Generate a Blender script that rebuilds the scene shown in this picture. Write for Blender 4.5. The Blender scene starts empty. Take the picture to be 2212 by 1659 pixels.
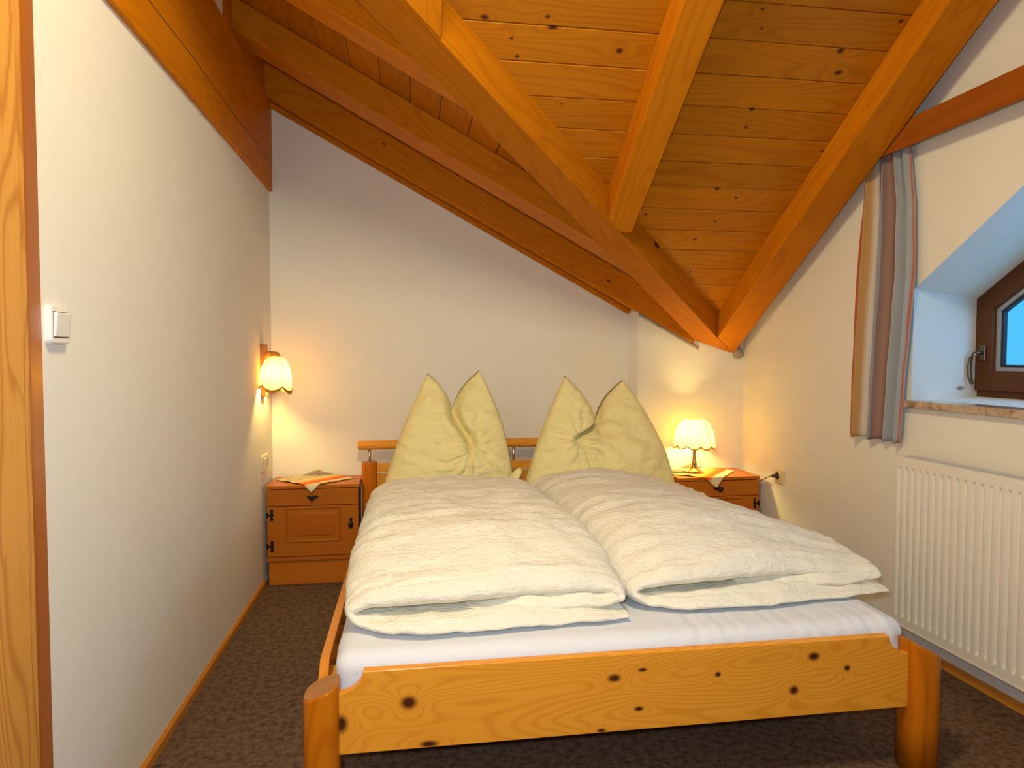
import bpy, bmesh, math, random
from mathutils import Vector, Matrix, noise
PI = math.pi
random.seed(7)
SC = bpy.context.scene
COL = SC.collection

# ---------------------------------------------------------------- camera
F_PX, YAW, PITCH, ROLL = 1446.66, 0.1499, 0.0403, -0.001
CAM = Vector((0, 0, 1.22))
fw = Vector((math.sin(YAW)*math.cos(PITCH), math.cos(YAW)*math.cos(PITCH), -math.sin(PITCH)))
rt = Vector((math.cos(YAW), -math.sin(YAW), 0))
dn = fw.cross(rt)
r2 = rt*math.cos(ROLL) + dn*math.sin(ROLL)
d2 = -rt*math.sin(ROLL) + dn*math.cos(ROLL)
cam = bpy.data.objects.new('camera', bpy.data.cameras.new('camera'))
COL.objects.link(cam)
M3 = Matrix((r2, -d2, -fw)).transposed()
cam.matrix_world = Matrix.Translation(CAM) @ M3.to_4x4()
cam.data.sensor_width = 36.0
cam.data.lens = F_PX*36.0/2212
cam.data.clip_start = 0.02
SC.camera = cam

# ---------------------------------------------------------------- world, lights, exposure
world = bpy.data.worlds.new('sky'); SC.world = world
world.use_nodes = True
wb = world.node_tree.nodes['Background']
wb.inputs[0].default_value = (0.065, 0.43, 0.74, 1)
wb.inputs[1].default_value = 1.0
SC.view_settings.view_transform = 'Standard'
SC.view_settings.look = 'None'
SC.view_settings.gamma = 1.0
SC.view_settings.use_curve_mapping = False
SC.view_settings.exposure = 0.47

def light(name, kind, loc, power, color, size=0.1, target=None, size_y=None, spread=None):
    l = bpy.data.lights.new(name, kind); l.energy = power; l.color = color
    if kind == 'AREA':
        l.size = size
        if size_y: l.shape = 'RECTANGLE'; l.size_y = size_y
        if spread: l.spread = spread
    else:
        l.shadow_soft_size = size
    o = bpy.data.objects.new(name, l); COL.objects.link(o); o.location = loc
    if target is not None:
        o.rotation_euler = (Vector(target)-Vector(loc)).to_track_quat('-Z', 'Y').to_euler()
    return o
WARM = (1.0, 0.60, 0.22)
light('room_lamp_light', 'AREA', (0.05, 0.95, 2.72), 27, (1.0, 0.86, 0.50), 0.40, (0.35, 2.3, 0.6))
light('flash_light', 'AREA', (-0.05, -0.03, 1.30), 20, (0.82, 0.91, 1.0), 0.06, (0.25, 3, 0.95))
light('window_daylight', 'AREA', (2.70, 1.75, 1.75), 7, (0.20, 0.48, 1.0), 0.8, (0.4, 2.0, 0.6))

# ---------------------------------------------------------------- materials
def new_mat(name):
    m = bpy.data.materials.new(name); m.use_nodes = True
    nt = m.node_tree
    return m, nt, nt.nodes['Principled BSDF']
def N(nt, kind, **kw):
    n = nt.nodes.new(kind)
    for k, v in kw.items():
        if k.startswith('i_'):
            n.inputs[int(k[2:])].default_value = v
        else: setattr(n, k, v)
    return n
def math_n(nt, op, a, b=None, clamp=False):
    n = nt.nodes.new('ShaderNodeMath'); n.operation = op; n.use_clamp = clamp
    for i, v in enumerate((a, b)):
        if v is None: continue
        if isinstance(v, (int, float)): n.inputs[i].default_value = v
        else: nt.links.new(v, n.inputs[i])
    return n.outputs[0]
def vmul(nt, v, s):
    n = nt.nodes.new('ShaderNodeVectorMath'); n.operation = 'MULTIPLY'
    nt.links.new(v, n.inputs[0]); n.inputs[1].default_value = s
    return n.outputs[0]
def vadd(nt, v, w):
    n = nt.nodes.new('ShaderNodeVectorMath'); n.operation = 'ADD'
    nt.links.new(v, n.inputs[0])
    if isinstance(w, tuple): n.inputs[1].default_value = w
    else: nt.links.new(w, n.inputs[1])
    return n.outputs[0]
def mixc(nt, f, a, b, mode='MIX'):
    n = nt.nodes.new('ShaderNodeMix'); n.data_type = 'RGBA'; n.blend_type = mode
    for i, v in ((0, f), (6, a), (7, b)):
        if isinstance(v, (int, float)): n.inputs[i].default_value = v
        elif isinstance(v, tuple): n.inputs[i].default_value = v if len(v) == 4 else (*v, 1)
        else: nt.links.new(v, n.inputs[i])
    return n.outputs[2]
def noise_n(nt, vec, scale, detail=3, rough=0.5):
    n = nt.nodes.new('ShaderNodeTexNoise'); n.inputs['Scale'].default_value = scale
    n.inputs['Detail'].default_value = detail; n.inputs['Roughness'].default_value = rough
    nt.links.new(vec, n.inputs['Vector'])
    return n.outputs[0]
def ramp(nt, f, stops, interp='LINEAR'):
    n = nt.nodes.new('ShaderNodeValToRGB'); cr = n.color_ramp; cr.interpolation = interp
    while len(cr.elements) < len(stops): cr.elements.new(0.5)
    for e, (p, c) in zip(cr.elements, stops):
        e.position = p; e.color = (*c, 1)
    nt.links.new(f, n.inputs[0])
    return n.outputs[0]
def bump(nt, h, bsdf, strength=0.3, dist=0.01):
    b = nt.nodes.new('ShaderNodeBump'); b.inputs['Strength'].default_value = strength
    b.inputs['Distance'].default_value = dist
    nt.links.new(h, b.inputs['Height']); nt.links.new(b.outputs[0], bsdf.inputs['Normal'])

def wood(name, light_c, dark_c, rough=0.34, knots=(), auto=0.5, ringf=26, ring_amt=0.35, axis='X', knot_scale=1.0, spec=0.14, plank=0.25):
    """pine: growth rings that flow round knots; grain along the object's own `axis`.
       knots: explicit (a, b, ra, rb) in the object's X / (axis2) plane"""
    m, nt, b = new_mat(name)
    tc = nt.nodes.new('ShaderNodeTexCoord'); oi = nt.nodes.new('ShaderNodeObjectInfo')
    v = tc.outputs['Object']
    if axis == 'Z':
        mp = nt.nodes.new('ShaderNodeMapping'); mp.inputs['Rotation'].default_value = (0, PI/2, 0)
        nt.links.new(v, mp.inputs[0]); v = mp.outputs[0]
    if axis == 'Y':
        mp = nt.nodes.new('ShaderNodeMapping'); mp.inputs['Rotation'].default_value = (0, 0, PI/2)
        nt.links.new(v, mp.inputs[0]); v = mp.outputs[0]
    rnd = nt.nodes.new('ShaderNodeVectorMath'); rnd.operation = 'SCALE'
    rnd.inputs[0].default_value = (31.0, 17.0, 11.0); nt.links.new(oi.outputs['Random'], rnd.inputs['Scale'])
    vr = vadd(nt, v, rnd.outputs[0])
    base = noise_n(nt, vmul(nt, vr, (0.55, 4.2, 4.2)), 1.0, 2, 0.45)
    # automatic knots: cells of a stretched voronoi, only some of them
    influence = None; kmask = None
    if auto > 0:
        vo = nt.nodes.new('ShaderNodeTexVoronoi'); vo.inputs['Scale'].default_value = 1.0
        nt.links.new(vmul(nt, vr, (3.2/knot_scale, 7.5/knot_scale, 7.5/knot_scale)), vo.inputs['Vector'])
        sep = nt.nodes.new('ShaderNodeSeparateColor'); nt.links.new(vo.outputs['Color'], sep.inputs[0])
        on = math_n(nt, 'LESS_THAN', sep.outputs[0], auto)
        rad = math_n(nt, 'ADD', math_n(nt, 'MULTIPLY', sep.outputs[1], 0.10), 0.03)
        rel = math_n(nt, 'DIVIDE', vo.outputs['Distance'], rad)
        kmask = math_n(nt, 'MULTIPLY', math_n(nt, 'SUBTRACT', 1.0, math_n(nt, 'SMOOTHSTEP' if False else 'MULTIPLY', math_n(nt, 'SUBTRACT', rel, 0.75, True), 2.2, True)), on)
        influence = math_n(nt, 'MULTIPLY', math_n(nt, 'DIVIDE', 0.16, math_n(nt, 'ADD', 1.0, math_n(nt, 'MULTIPLY', rel, rel))), on)
    for (ka, kb, ra, rb) in knots:
        d = vadd(nt, v, (-ka, -kb, 0.0)); d = vmul(nt, d, (1/ra, 1/rb, 0.0))
        ln = nt.nodes.new('ShaderNodeVectorMath'); ln.operation = 'LENGTH'; nt.links.new(d, ln.inputs[0])
        rel = ln.outputs['Value']
        k = math_n(nt, 'SUBTRACT', 1.0, math_n(nt, 'MULTIPLY', math_n(nt, 'SUBTRACT', rel, 0.45, True), 1.5, True))
        inf = math_n(nt, 'DIVIDE', 0.2, math_n(nt, 'ADD', 1.0, math_n(nt, 'MULTIPLY', rel, rel)))
        kmask = k if kmask is None else math_n(nt, 'MAXIMUM', kmask, k)
        influence = inf if influence is None else math_n(nt, 'MAXIMUM', influence, inf)
    field = base if influence is None else math_n(nt, 'ADD', base, influence)
    fib = noise_n(nt, vmul(nt, vr, (2.5, 170, 170)), 1.0, 2, 0.6)
    rings = math_n(nt, 'SINE', math_n(nt, 'MULTIPLY', field, ringf*2*PI/1.6))
    rings = math_n(nt, 'POWER', math_n(nt, 'MULTIPLY', math_n(nt, 'ADD', rings, 1.0), 0.5), 3.2)
    broad = noise_n(nt, vmul(nt, vr, (0.8, 9, 9)), 1.0, 2, 0.5)
    c = mixc(nt, math_n(nt, 'MULTIPLY', rings, ring_amt), light_c, dark_c)
    c = mixc(nt, math_n(nt, 'MULTIPLY', math_n(nt, 'SUBTRACT', broad, 0.35, True), 0.9, True), c, tuple(0.5*(a+d)for a, d in zip(light_c, dark_c)))
    c = mixc(nt, 0.22, c, mixc(nt, fib, (0.35, 0.35, 0.35), (1.0, 1.0, 1.0)), 'MULTIPLY')
    # whole pieces differ a little
    hv = nt.nodes.new('ShaderNodeHueSaturation'); nt.links.new(c, hv.inputs['Color'])
    nt.links.new(math_n(nt, 'ADD', math_n(nt, 'MULTIPLY', oi.outputs['Random'], plank), 1.0-plank/2), hv.inputs['Value'])
    c = hv.outputs[0]
    if kmask is not None:
        halo = math_n(nt, 'MULTIPLY', influence, 2.2, True)
        c = mixc(nt, halo, c, tuple(0.55*a+0.45*d for a, d in zip(dark_c, light_c)))
        kc = mixc(nt, noise_n(nt, vmul(nt, v, (60, 60, 60)), 1.0, 2), (0.030, 0.008, 0.003), (0.12, 0.030, 0.006))
        c = mixc(nt, kmask, c, kc)
    nt.links.new(c, b.inputs['Base Color'])
    b.inputs['Roughness'].default_value = rough
    b.inputs['Specular IOR Level'].default_value = spec
    bump(nt, math_n(nt, 'ADD', math_n(nt, 'MULTIPLY', rings, 0.5), fib), b, 0.08, 0.002)
    return m

def plain(name, col, rough=0.5, metal=0.0, vary=0.0, vscale=20, bump_s=0.0, bump_scale=200, spec=0.5, coat=0.0):
    m, nt, b = new_mat(name)
    b.inputs['Roughness'].default_value = rough; b.inputs['Metallic'].default_value = metal
    b.inputs['Specular IOR Level'].default_value = spec
    b.inputs['Coat Weight'].default_value = coat
    tc = nt.nodes.new('ShaderNodeTexCoord')
    n = noise_n(nt, tc.outputs['Object'], vscale, 4, 0.6)
    c = mixc(nt, n, tuple(x*(1-vary) for x in col), tuple(min(1, x*(1+vary)) for x in col))
    nt.links.new(c, b.inputs['Base Color'])
    if bump_s: bump(nt, noise_n(nt, tc.outputs['Object'], bump_scale, 3, 0.6), b, bump_s, 0.002)
    return m

PINE_L, PINE_D = (0.74, 0.30, 0.035), (0.46, 0.125, 0.010)
M_beam = wood('pine_beam', (0.58, 0.185, 0.004), (0.37, 0.095, 0.002), auto=0.22, knot_scale=0.8, ring_amt=0.36, ringf=34, rough=0.46, spec=0.07)
M_board = wood('pine_board', (0.50, 0.160, 0.004), (0.31, 0.075, 0.002), auto=0.42, ring_amt=0.36, ringf=34, rough=0.33, plank=0.22)
M_bed = wood('bed_pine', (0.78, 0.335, 0.045), (0.52, 0.16, 0.014), auto=0.0, ring_amt=0.32, ringf=50, rough=0.24)
M_post = wood('bed_post_pine', (0.54, 0.155, 0.005), (0.34, 0.070, 0.003), auto=0.0, ring_amt=0.40, ringf=26, rough=0.22, axis='Z')
M_endgrain = wood('bed_end_grain', (0.44, 0.20, 0.07), (0.30, 0.12, 0.035), auto=0.0, ring_amt=0.4, ringf=30, rough=0.4)
M_stand = wood('alder_veneer', (0.52, 0.150, 0.012), (0.38, 0.095, 0.007), auto=0.0, ring_amt=0.16, ringf=12, rough=0.30)
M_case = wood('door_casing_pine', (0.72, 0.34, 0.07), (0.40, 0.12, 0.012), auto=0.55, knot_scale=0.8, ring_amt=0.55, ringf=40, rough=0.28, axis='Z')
M_case_shaded = wood('door_casing_edge_shaded', (0.52, 0.15, 0.014), (0.36, 0.08, 0.007), auto=0.0, ring_amt=0.25, ringf=10, rough=0.3, axis='Z')  # casing pine darkened: shade on the outer chamfer put into the colour
M_winwood = wood('window_wood', (0.125, 0.045, 0.015), (0.075, 0.025, 0.008), auto=0.0, ring_amt=0.3, ringf=12, rough=0.4)
M_skirt = wood('skirting_wood', (0.62, 0.24, 0.035), (0.45, 0.14, 0.015), auto=0.0, ring_amt=0.2, ringf=10, rough=0.4)

def wall_mat():
    m, nt, b = new_mat('cream_plaster')
    tc = nt.nodes.new('ShaderNodeTexCoord')
    n = noise_n(nt, tc.outputs['Object'], 2.2, 5, 0.6)
    c = mixc(nt, n, (0.76, 0.72, 0.63), (0.82, 0.785, 0.70))
    nt.links.new(c, b.inputs['Base Color']); b.inputs['Roughness'].default_value = 0.85
    b.inputs['Specular IOR Level'].default_value = 0.15
    h = math_n(nt, 'ADD', noise_n(nt, tc.outputs['Object'], 160, 4, 0.6), math_n(nt, 'MULTIPLY', noise_n(nt, tc.outputs['Object'], 14, 3, 0.5), 1.5))
    bump(nt, h, b, 0.22, 0.003)
    return m
M_wall = wall_mat()
M_caulk = plain('grey_caulk', (0.33, 0.27, 0.22), 0.8, vary=0.3, vscale=60, bump_s=0.5, bump_scale=80)

def carpet_mat():
    m, nt, b = new_mat('brown_carpet')
    tc = nt.nodes.new('ShaderNodeTexCoord')
    a = noise_n(nt, tc.outputs['Object'], 42, 6, 0.74)
    f = noise_n(nt, tc.outputs['Object'], 260, 3, 0.7)
    c = ramp(nt, a, [(0.33, (0.060, 0.034, 0.021)), (0.46, (0.108, 0.062, 0.037)), (0.56, (0.165, 0.100, 0.060)), (0.70, (0.140, 0.108, 0.084))])
    c = mixc(nt, 0.75, c, mixc(nt, f, (0.25, 0.25, 0.25), (1.7, 1.7, 1.7)), 'MULTIPLY')
    nt.links.new(c, b.inputs['Base Color']); b.inputs['Roughness'].default_value = 0.95
    b.inputs['Specular IOR Level'].default_value = 0.1
    bump(nt, math_n(nt, 'ADD', f, a), b, 0.6, 0.003)
    return m
M_carpet = carpet_mat()

def fabric(name, col, crepe=0.35, sheen=0.03, trans=0.0, scale=1.0):
    m, nt, b = new_mat(name)
    tc = nt.nodes.new('ShaderNodeTexCoord'); v = tc.outputs['Object']
    n1 = noise_n(nt, vmul(nt, v, (34*scale, 95*scale, 95*scale)), 1.0, 4, 0.65)
    n2 = noise_n(nt, v, 11, 4, 0.6)
    c = mixc(nt, n2, tuple(x*0.965 for x in col), col)
    nt.links.new(c, b.inputs['Base Color']); b.inputs['Roughness'].default_value = 0.85
    b.inputs['Sheen Weight'].default_value = sheen
    b.inputs['Specular IOR Level'].default_value = 0.15
    bump(nt, math_n(nt, 'ADD', n1, math_n(nt, 'MULTIPLY', n2, 1.6)), b, crepe, 0.010)
    return m
M_duvet = fabric('pale_yellow_crepe', (0.87, 0.835, 0.71), 0.75)
M_pillow = fabric('yellow_crepe', (0.92, 0.80, 0.38), 0.8)
M_sheet = fabric('white_jersey', (0.71, 0.735, 0.80), 0.10, scale=0.4)
M_white = plain('white_plastic', (0.80, 0.77, 0.70), 0.22, vary=0.01)
M_cream = plain('cream_plastic', (0.74, 0.62, 0.36), 0.3, vary=0.01)
M_slot = plain('dark_recess', (0.10, 0.05, 0.02), 0.6)
M_rad = plain('radiator_enamel', (0.80, 0.755, 0.66), 0.32, vary=0.01)
M_radtop = plain('radiator_grille_paint', (0.62, 0.62, 0.60), 0.45)
M_iron = plain('antique_iron', (0.040, 0.030, 0.022), 0.38, 0.85, vary=0.35, vscale=120)
M_steel = plain('brushed_steel', (0.66, 0.62, 0.56), 0.28, 1.0)
M_brass = plain('polished_brass', (0.82, 0.58, 0.30), 0.10, 1.0)
M_bronze = plain('bronze_handle', (0.20, 0.14, 0.09), 0.32, 0.8)
M_cord = plain('brown_cord', (0.09, 0.032, 0.012), 0.5)
M_trim = plain('orange_brown_braid', (0.42, 0.14, 0.025), 0.7, vary=0.2, vscale=200)
M_seal = plain('grey_window_seal', (0.33, 0.33, 0.33), 0.5)
M_black = plain('black_gasket', (0.02, 0.02, 0.025), 0.5)

def marble():
    m, nt, b = new_mat('beige_marble')
    tc = nt.nodes.new('ShaderNodeTexCoord')
    a = noise_n(nt, tc.outputs['Object'], 16, 6, 0.7); f = noise_n(nt, tc.outputs['Object'], 70, 4, 0.7)
    c = ramp(nt, a, [(0.36, (0.17, 0.10, 0.07)), (0.45, (0.42, 0.29, 0.20)), (0.56, (0.55, 0.42, 0.31)), (0.7, (0.45, 0.36, 0.30))])
    c = mixc(nt, 0.4, c, mixc(nt, f, (0.4, 0.35, 0.3), (1.2, 1.2, 1.2)), 'MULTIPLY')
    nt.links.new(c, b.inputs['Base Color']); b.inputs['Roughness'].default_value = 0.12
    return m
M_marble = marble()

def uv_stripes(name, stops, rough=0.85, blotch=0.0, trans=0.0, axis=0, bumpy=True):
    m, nt, b = new_mat(name)
    uv = nt.nodes.new('ShaderNodeUVMap'); sp = nt.nodes.new('ShaderNodeSeparateXYZ'); nt.links.new(uv.outputs[0], sp.inputs[0])
    u = sp.outputs[axis]
    if blotch:
        nz = noise_n(nt, vmul(nt, uv.outputs[0], (26, 3.5, 1) if axis == 0 else (3.5, 26, 1)), 1.0, 4, 0.6)
        u = math_n(nt, 'ADD', u, math_n(nt, 'MULTIPLY', math_n(nt, 'SUBTRACT', nz, 0.5), blotch))
    c = ramp(nt, u, stops)
    nt.links.new(c, b.inputs['Base Color']); b.inputs['Roughness'].default_value = rough
    b.inputs['Specular IOR Level'].default_value = 0.2
    if bumpy: bump(nt, noise_n(nt, vmul(nt, uv.outputs[0], (300, 300, 1)), 1.0, 2), b, 0.15, 0.002)
    if trans:
        tr = nt.nodes.new('ShaderNodeBsdfTranslucent'); nt.links.new(c, tr.inputs[0])
        mx = nt.nodes.new('ShaderNodeMixShader'); mx.inputs[0].default_value = trans
        nt.links.new(b.outputs[0], mx.inputs[1]); nt.links.new(tr.outputs[0], mx.inputs[2])
        nt.links.new(mx.outputs[0], nt.nodes['Material Output'].inputs[0])
    return m
CR = (0.66, 0.55, 0.36); OR = (0.80, 0.24, 0.03); DO = (0.72, 0.12, 0.015); BR = (0.20, 0.10, 0.06); YO = (0.86, 0.42, 0.07)
M_runner = uv_stripes('striped_runner', [(0.0, CR), (0.10, CR), (0.13, CR), (0.19, DO), (0.27, DO), (0.33, OR), (0.42, YO), (0.50, CR), (0.62, CR), (0.635, BR), (0.65, CR), (0.69, CR), (0.70, BR), (0.72, CR), (0.77, CR), (0.785, BR), (0.80, CR), (0.90, CR), (0.91, BR), (0.93, CR), (1.0, CR)], blotch=0.03)
CC = (0.66, 0.60, 0.54); CB = (0.30, 0.33, 0.38); CM = (0.25, 0.155, 0.14); CO = (0.50, 0.12, 0.045); CY = (0.56, 0.32, 0.12); CG = (0.40, 0.40, 0.42)
M_curtain = uv_stripes('striped_curtain', [(0.0, CO), (0.035, CO), (0.05, CY), (0.22, CY), (0.25, CC), (0.29, CC), (0.30, CO), (0.355, CO), (0.37, CB), (0.40, CG), (0.47, CB), (0.50, CM), (0.58, (0.36, 0.22, 0.18)), (0.66, CM), (0.69, CO), (0.705, CC), (0.73, CG), (0.80, CB), (0.86, (0.42, 0.47, 0.52)), (0.97, CG), (0.985, CO), (1.0, CG)], blotch=0.035, trans=0.2)

def shade_mat(name, col, trans, tcol=None):
    tcol = tcol or col
    m, nt, b = new_mat(name)
    b.inputs['Base Color'].default_value = (*col, 1); b.inputs['Roughness'].default_value = 0.6
    tr = nt.nodes.new('ShaderNodeBsdfTranslucent'); tr.inputs[0].default_value = (*tcol, 1)
    mx = nt.nodes.new('ShaderNodeMixShader'); mx.inputs[0].default_value = trans
    nt.links.new(b.outputs[0], mx.inputs[1]); nt.links.new(tr.outputs[0], mx.inputs[2])
    nt.links.new(mx.outputs[0], nt.nodes['Material Output'].inputs[0])
    return m
M_shade = shade_mat('cream_lamp_fabric', (0.86, 0.64, 0.12), 0.70, (0.88, 0.74, 0.20))
M_amber = shade_mat('amber_glass', (0.85, 0.42, 0.05), 0.80, (0.92, 0.62, 0.10))
def emit(name, col, s):
    m, nt, b = new_mat(name)
    b.inputs['Base Color'].default_value = (*col, 1)
    b.inputs['Emission Color'].default_value = (*col, 1); b.inputs['Emission Strength'].default_value = s
    return m
M_bulb = emit('lit_bulb', (1.0, 0.76, 0.22), 470)
M_bulb_wall = emit('lit_bulb_wall', (1.0, 0.76, 0.22), 350)
def glass_mat():
    m, nt, b = new_mat('window_glass')
    gl = nt.nodes.new('ShaderNodeBsdfGlossy'); gl.inputs['Roughness'].default_value = 0.02
    tp = nt.nodes.new('ShaderNodeBsdfTransparent'); tp.inputs[0].default_value = (0.93, 0.97, 1, 1)
    fr = nt.nodes.new('ShaderNodeFresnel'); fr.inputs[0].default_value = 1.45
    mx = nt.nodes.new('ShaderNodeMixShader')
    nt.links.new(fr.outputs[0], mx.inputs[0]); nt.links.new(tp.outputs[0], mx.inputs[1]); nt.links.new(gl.outputs[0], mx.inputs[2])
    nt.links.new(mx.outputs[0], nt.nodes['Material Output'].inputs[0])
    return m
M_glass = glass_mat()

# ---------------------------------------------------------------- mesh helpers
class MB:
    def __init__(s): s.v = []; s.f = []; s.uv = None
    def add(s, vs, fs):
        o = len(s.v); s.v += [tuple(v) for v in vs]; s.f += [tuple(i+o for i in f) for f in fs]; return s
    def box(s, x0, x1, y0, y1, z0, z1):
        return s.add([(x0,y0,z0),(x1,y0,z0),(x1,y1,z0),(x0,y1,z0),(x0,y0,z1),(x1,y0,z1),(x1,y1,z1),(x0,y1,z1)],
                     [(0,3,2,1),(4,5,6,7),(0,1,5,4),(1,2,6,5),(2,3,7,6),(3,0,4,7)])
    def prism(s, poly, a, b, plane='XZ'):
        """extrude a 2-D polygon from a to b along the third axis"""
        def P(p, t):
            if plane == 'XZ': return (p[0], t, p[1])
            if plane == 'YZ': return (t, p[0], p[1])
            return (p[0], p[1], t)
        n = len(poly)
        s.add([P(p, a) for p in poly]+[P(p, b) for p in poly],
              [tuple(range(n)), tuple(range(2*n-1, n-1, -1))]+[(i, i+n, (i+1) % n+n, (i+1) % n) for i in range(n)])
        return s
    def grid(s, rows, close_u=False):
        h = len(rows); w = len(rows[0]); fs = []
        for j in range(h-1):
            for i in range(w if close_u else w-1):
                k = (i+1) % w
                fs.append((j*w+i, j*w+k, (j+1)*w+k, (j+1)*w+i))
        return s.add([p for r in rows for p in r], fs)
    def lathe(s, prof, c=(0,0,0), n=32, lobes=None):
        rows = []
        for r, z in prof:
            rows.append([(c[0]+r*math.cos(2*PI*i/n), c[1]+r*math.sin(2*PI*i/n), c[2]+z) for i in range(n)])
        return s.grid(rows, True)
    def tube(s, pts, r, n=8, caps=True):
        pts = [Vector(p) for p in pts]; rows = []
        up = Vector((0, 0, 1))
        for i, p in enumerate(pts):
            t = (pts[min(i+1, len(pts)-1)]-pts[max(i-1, 0)]).normalized()
            if abs(t.dot(up)) > 0.95: up = Vector((1, 0, 0)) if abs(t.x) < 0.9 else Vector((0, 1, 0))
            a = t.cross(up).normalized(); b_ = t.cross(a).normalized(); up = -b_ if False else up
            rr = r[i] if isinstance(r, (list, tuple)) else r
            rows.append([tuple(p+a*rr*math.cos(2*PI*k/n)+b_*rr*math.sin(2*PI*k/n)) for k in range(n)])
        o = len(s.v); s.grid(rows, True)
        if caps:
            s.f.append(tuple(range(o, o+n))); s.f.append(tuple(range(o+len(rows)*n-1, o+(len(rows)-1)*n-1, -1)))
        return s
    def build(s, name, mat, parent=None, smooth=False, bevel=0.0, seg=2, mat4=None, loc=None, subsurf=0, uvs=None, autos=False):
        me = bpy.data.meshes.new(name); me.from_pydata(s.v, [], s.f); me.validate()
        bm = bmesh.new(); bm.from_mesh(me); bmesh.ops.recalc_face_normals(bm, faces=bm.faces); bm.to_mesh(me); bm.free()
        if uvs is not None:
            l = me.uv_layers.new(name='UVMap')
            for lp in me.loops: l.data[lp.index].uv = uvs[lp.vertex_index]
        o = bpy.data.objects.new(name, me); COL.objects.link(o)
        me.materials.append(mat)
        if smooth:
            for p in me.polygons: p.use_smooth = True
        if bevel:
            md = o.modifiers.new('bevel', 'BEVEL'); md.width = bevel; md.segments = seg; md.limit_method = 'ANGLE'; md.angle_limit = 0.6
            for p in me.polygons: p.use_smooth = True
            md.harden_normals = True
        if subsurf:
            md = o.modifiers.new('sub', 'SUBSURF'); md.levels = subsurf; md.render_levels = subsurf
        if parent is not None: o.parent = parent
        if mat4 is not None: o.matrix_basis = mat4
        if loc is not None: o.location = loc
        return o

def tag(o, label=None, cat=None, group=None, kind=None):
    if label: o['label'] = label
    if cat: o['category'] = cat
    if group: o['group'] = group
    if kind: o['kind'] = kind
    return o
def thing(name, loc, label, cat, group=None, rotz=0, kind=None):
    o = bpy.data.objects.new(name, None); COL.objects.link(o); o.location = loc; o.rotation_euler = (0, 0, rotz)
    o.empty_display_size = 0.05
    return tag(o, label, cat, group, kind)
def smooth01(t): t = max(0.0, min(1.0, t)); return t*t*(3-2*t)
def nz(x, y, z=0.0): return noise.noise(Vector((x, y, z)))
def uq(px, y):
    """room point on the plane Y = y seen at photo pixel px (used only to measure)"""
    v = r2*((px[0]-1106)/F_PX)+d2*((px[1]-829.5)/F_PX)+fw
    return CAM+v*(y/v.y)

# ---------------------------------------------------------------- room numbers
XL, YB, YB2, YF = -0.781, 3.957, 3.88, -1.6
WA = 0.0218                                   # the right wall is a touch off square
def wx(y): return 2.031+WA*(3.88-y)
A1, A2 = 0.642, 0.5404                         # roof pitches
def z1(y, o=0.0): return 1.231+A1*(3.901-y)+o   # underside of the rafters of the front-facing slope
def z2(x, o=0.0): return 2.68-A2*(x+0.793)+o    # underside of the rafters of the slope falling to the right
RD = 0.15                                      # rafter depth
def xv(y): return 1.907+(y-3.945)*1.157        # valley line in plan
def yv(x): return 3.945+(x-1.907)/1.157

# floor
fl = MB().add([(XL-0.1, YF-0.1, 0), (2.6, YF-0.1, 0), (2.6, 4.1, 0), (XL-0.1, 4.1, 0)], [(0, 1, 2, 3)]).build('floor', M_carpet)
tag(fl, kind='structure', label='dark brown mottled carpet floor')
# left wall
w = MB().add([(XL, YF, 0), (XL, 4.02, 0), (XL, 4.02, 3.95), (XL, YF, 3.95)], [(0, 1, 2, 3)]).build('wall_left', M_wall)
tag(w, kind='structure', label='plain cream plaster wall with the light switch and wall lamp')
# back wall with a boxed-out right end
w = MB()
pl = [(XL-0.02, YB), (1.315, YB), (1.353, YB2), (2.06, YB2)]
ng = 1
for (a, b_) in zip(pl[:-1], pl[1:]):
    w.add([(a[0], a[1], 0), (b_[0], b_[1], 0), (b_[0], b_[1], 2.9), (a[0], a[1], 2.9)], [(0, 1, 2, 3)])
w = w.build('wall_back', M_wall); tag(w, kind='structure', label='cream plaster gable wall behind the headboard')
# front wall behind the camera
w = MB().add([(XL, YF, 0), (2.3, YF, 0), (2.3, YF, 3.95), (XL, YF, 3.95)], [(0, 1, 2, 3)]).build('wall_front', M_wall)
tag(w, kind='structure', label='plain cream wall')
# right wall with the sloping-topped window niche
NJ = 2.505; NB = 1.040; NT = 1.501; SL = 0.638; YT = 1.74; YE = 1.05
zt = NT+SL*(NJ-YT)
hole = [(NJ, NB), (NJ, NT), (YT, zt), (YE, zt), (YE, NB)]
inner = [(2.600, 1.050), (2.600, 1.475), (1.80, 1.475+0.62*0.80), (0.98, 1.475+0.62*0.80), (0.98, 1.050)]
XN = 2.45
bm = bmesh.new()
outer = [(YB2+0.02, 0), (YB2+0.02, 3.95), (YF, 3.95), (YF, 0)]
def loop(pts, xf):
    vs = [bm.verts.new((xf(p), p[0], p[1])) for p in pts]
    es = [bm.edges.new((vs[i], vs[(i+1) % len(vs)])) for i in range(len(vs))]
    return vs, es
vo, eo = loop(outer, lambda p: wx(p[0])); vh, eh = loop(hole, lambda p: wx(p[0]))
bmesh.ops.triangle_fill(bm, use_beauty=True, edges=eo+eh)
vi = [bm.verts.new((XN+0.02, p[0], p[1])) for p in inner]
for i in range(5):
    bm.faces.new((vh[i], vh[(i+1) % 5], vi[(i+1) % 5], vi[i]))
bmesh.ops.recalc_face_normals(bm, faces=bm.faces)
me = bpy.data.meshes.new('wall_right'); bm.to_mesh(me); bm.free(); me.materials.append(M_wall)
w = bpy.data.objects.new('wall_right', me); COL.objects.link(w)
tag(w, kind='structure', label='cream plaster wall with the deep window niche')
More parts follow.
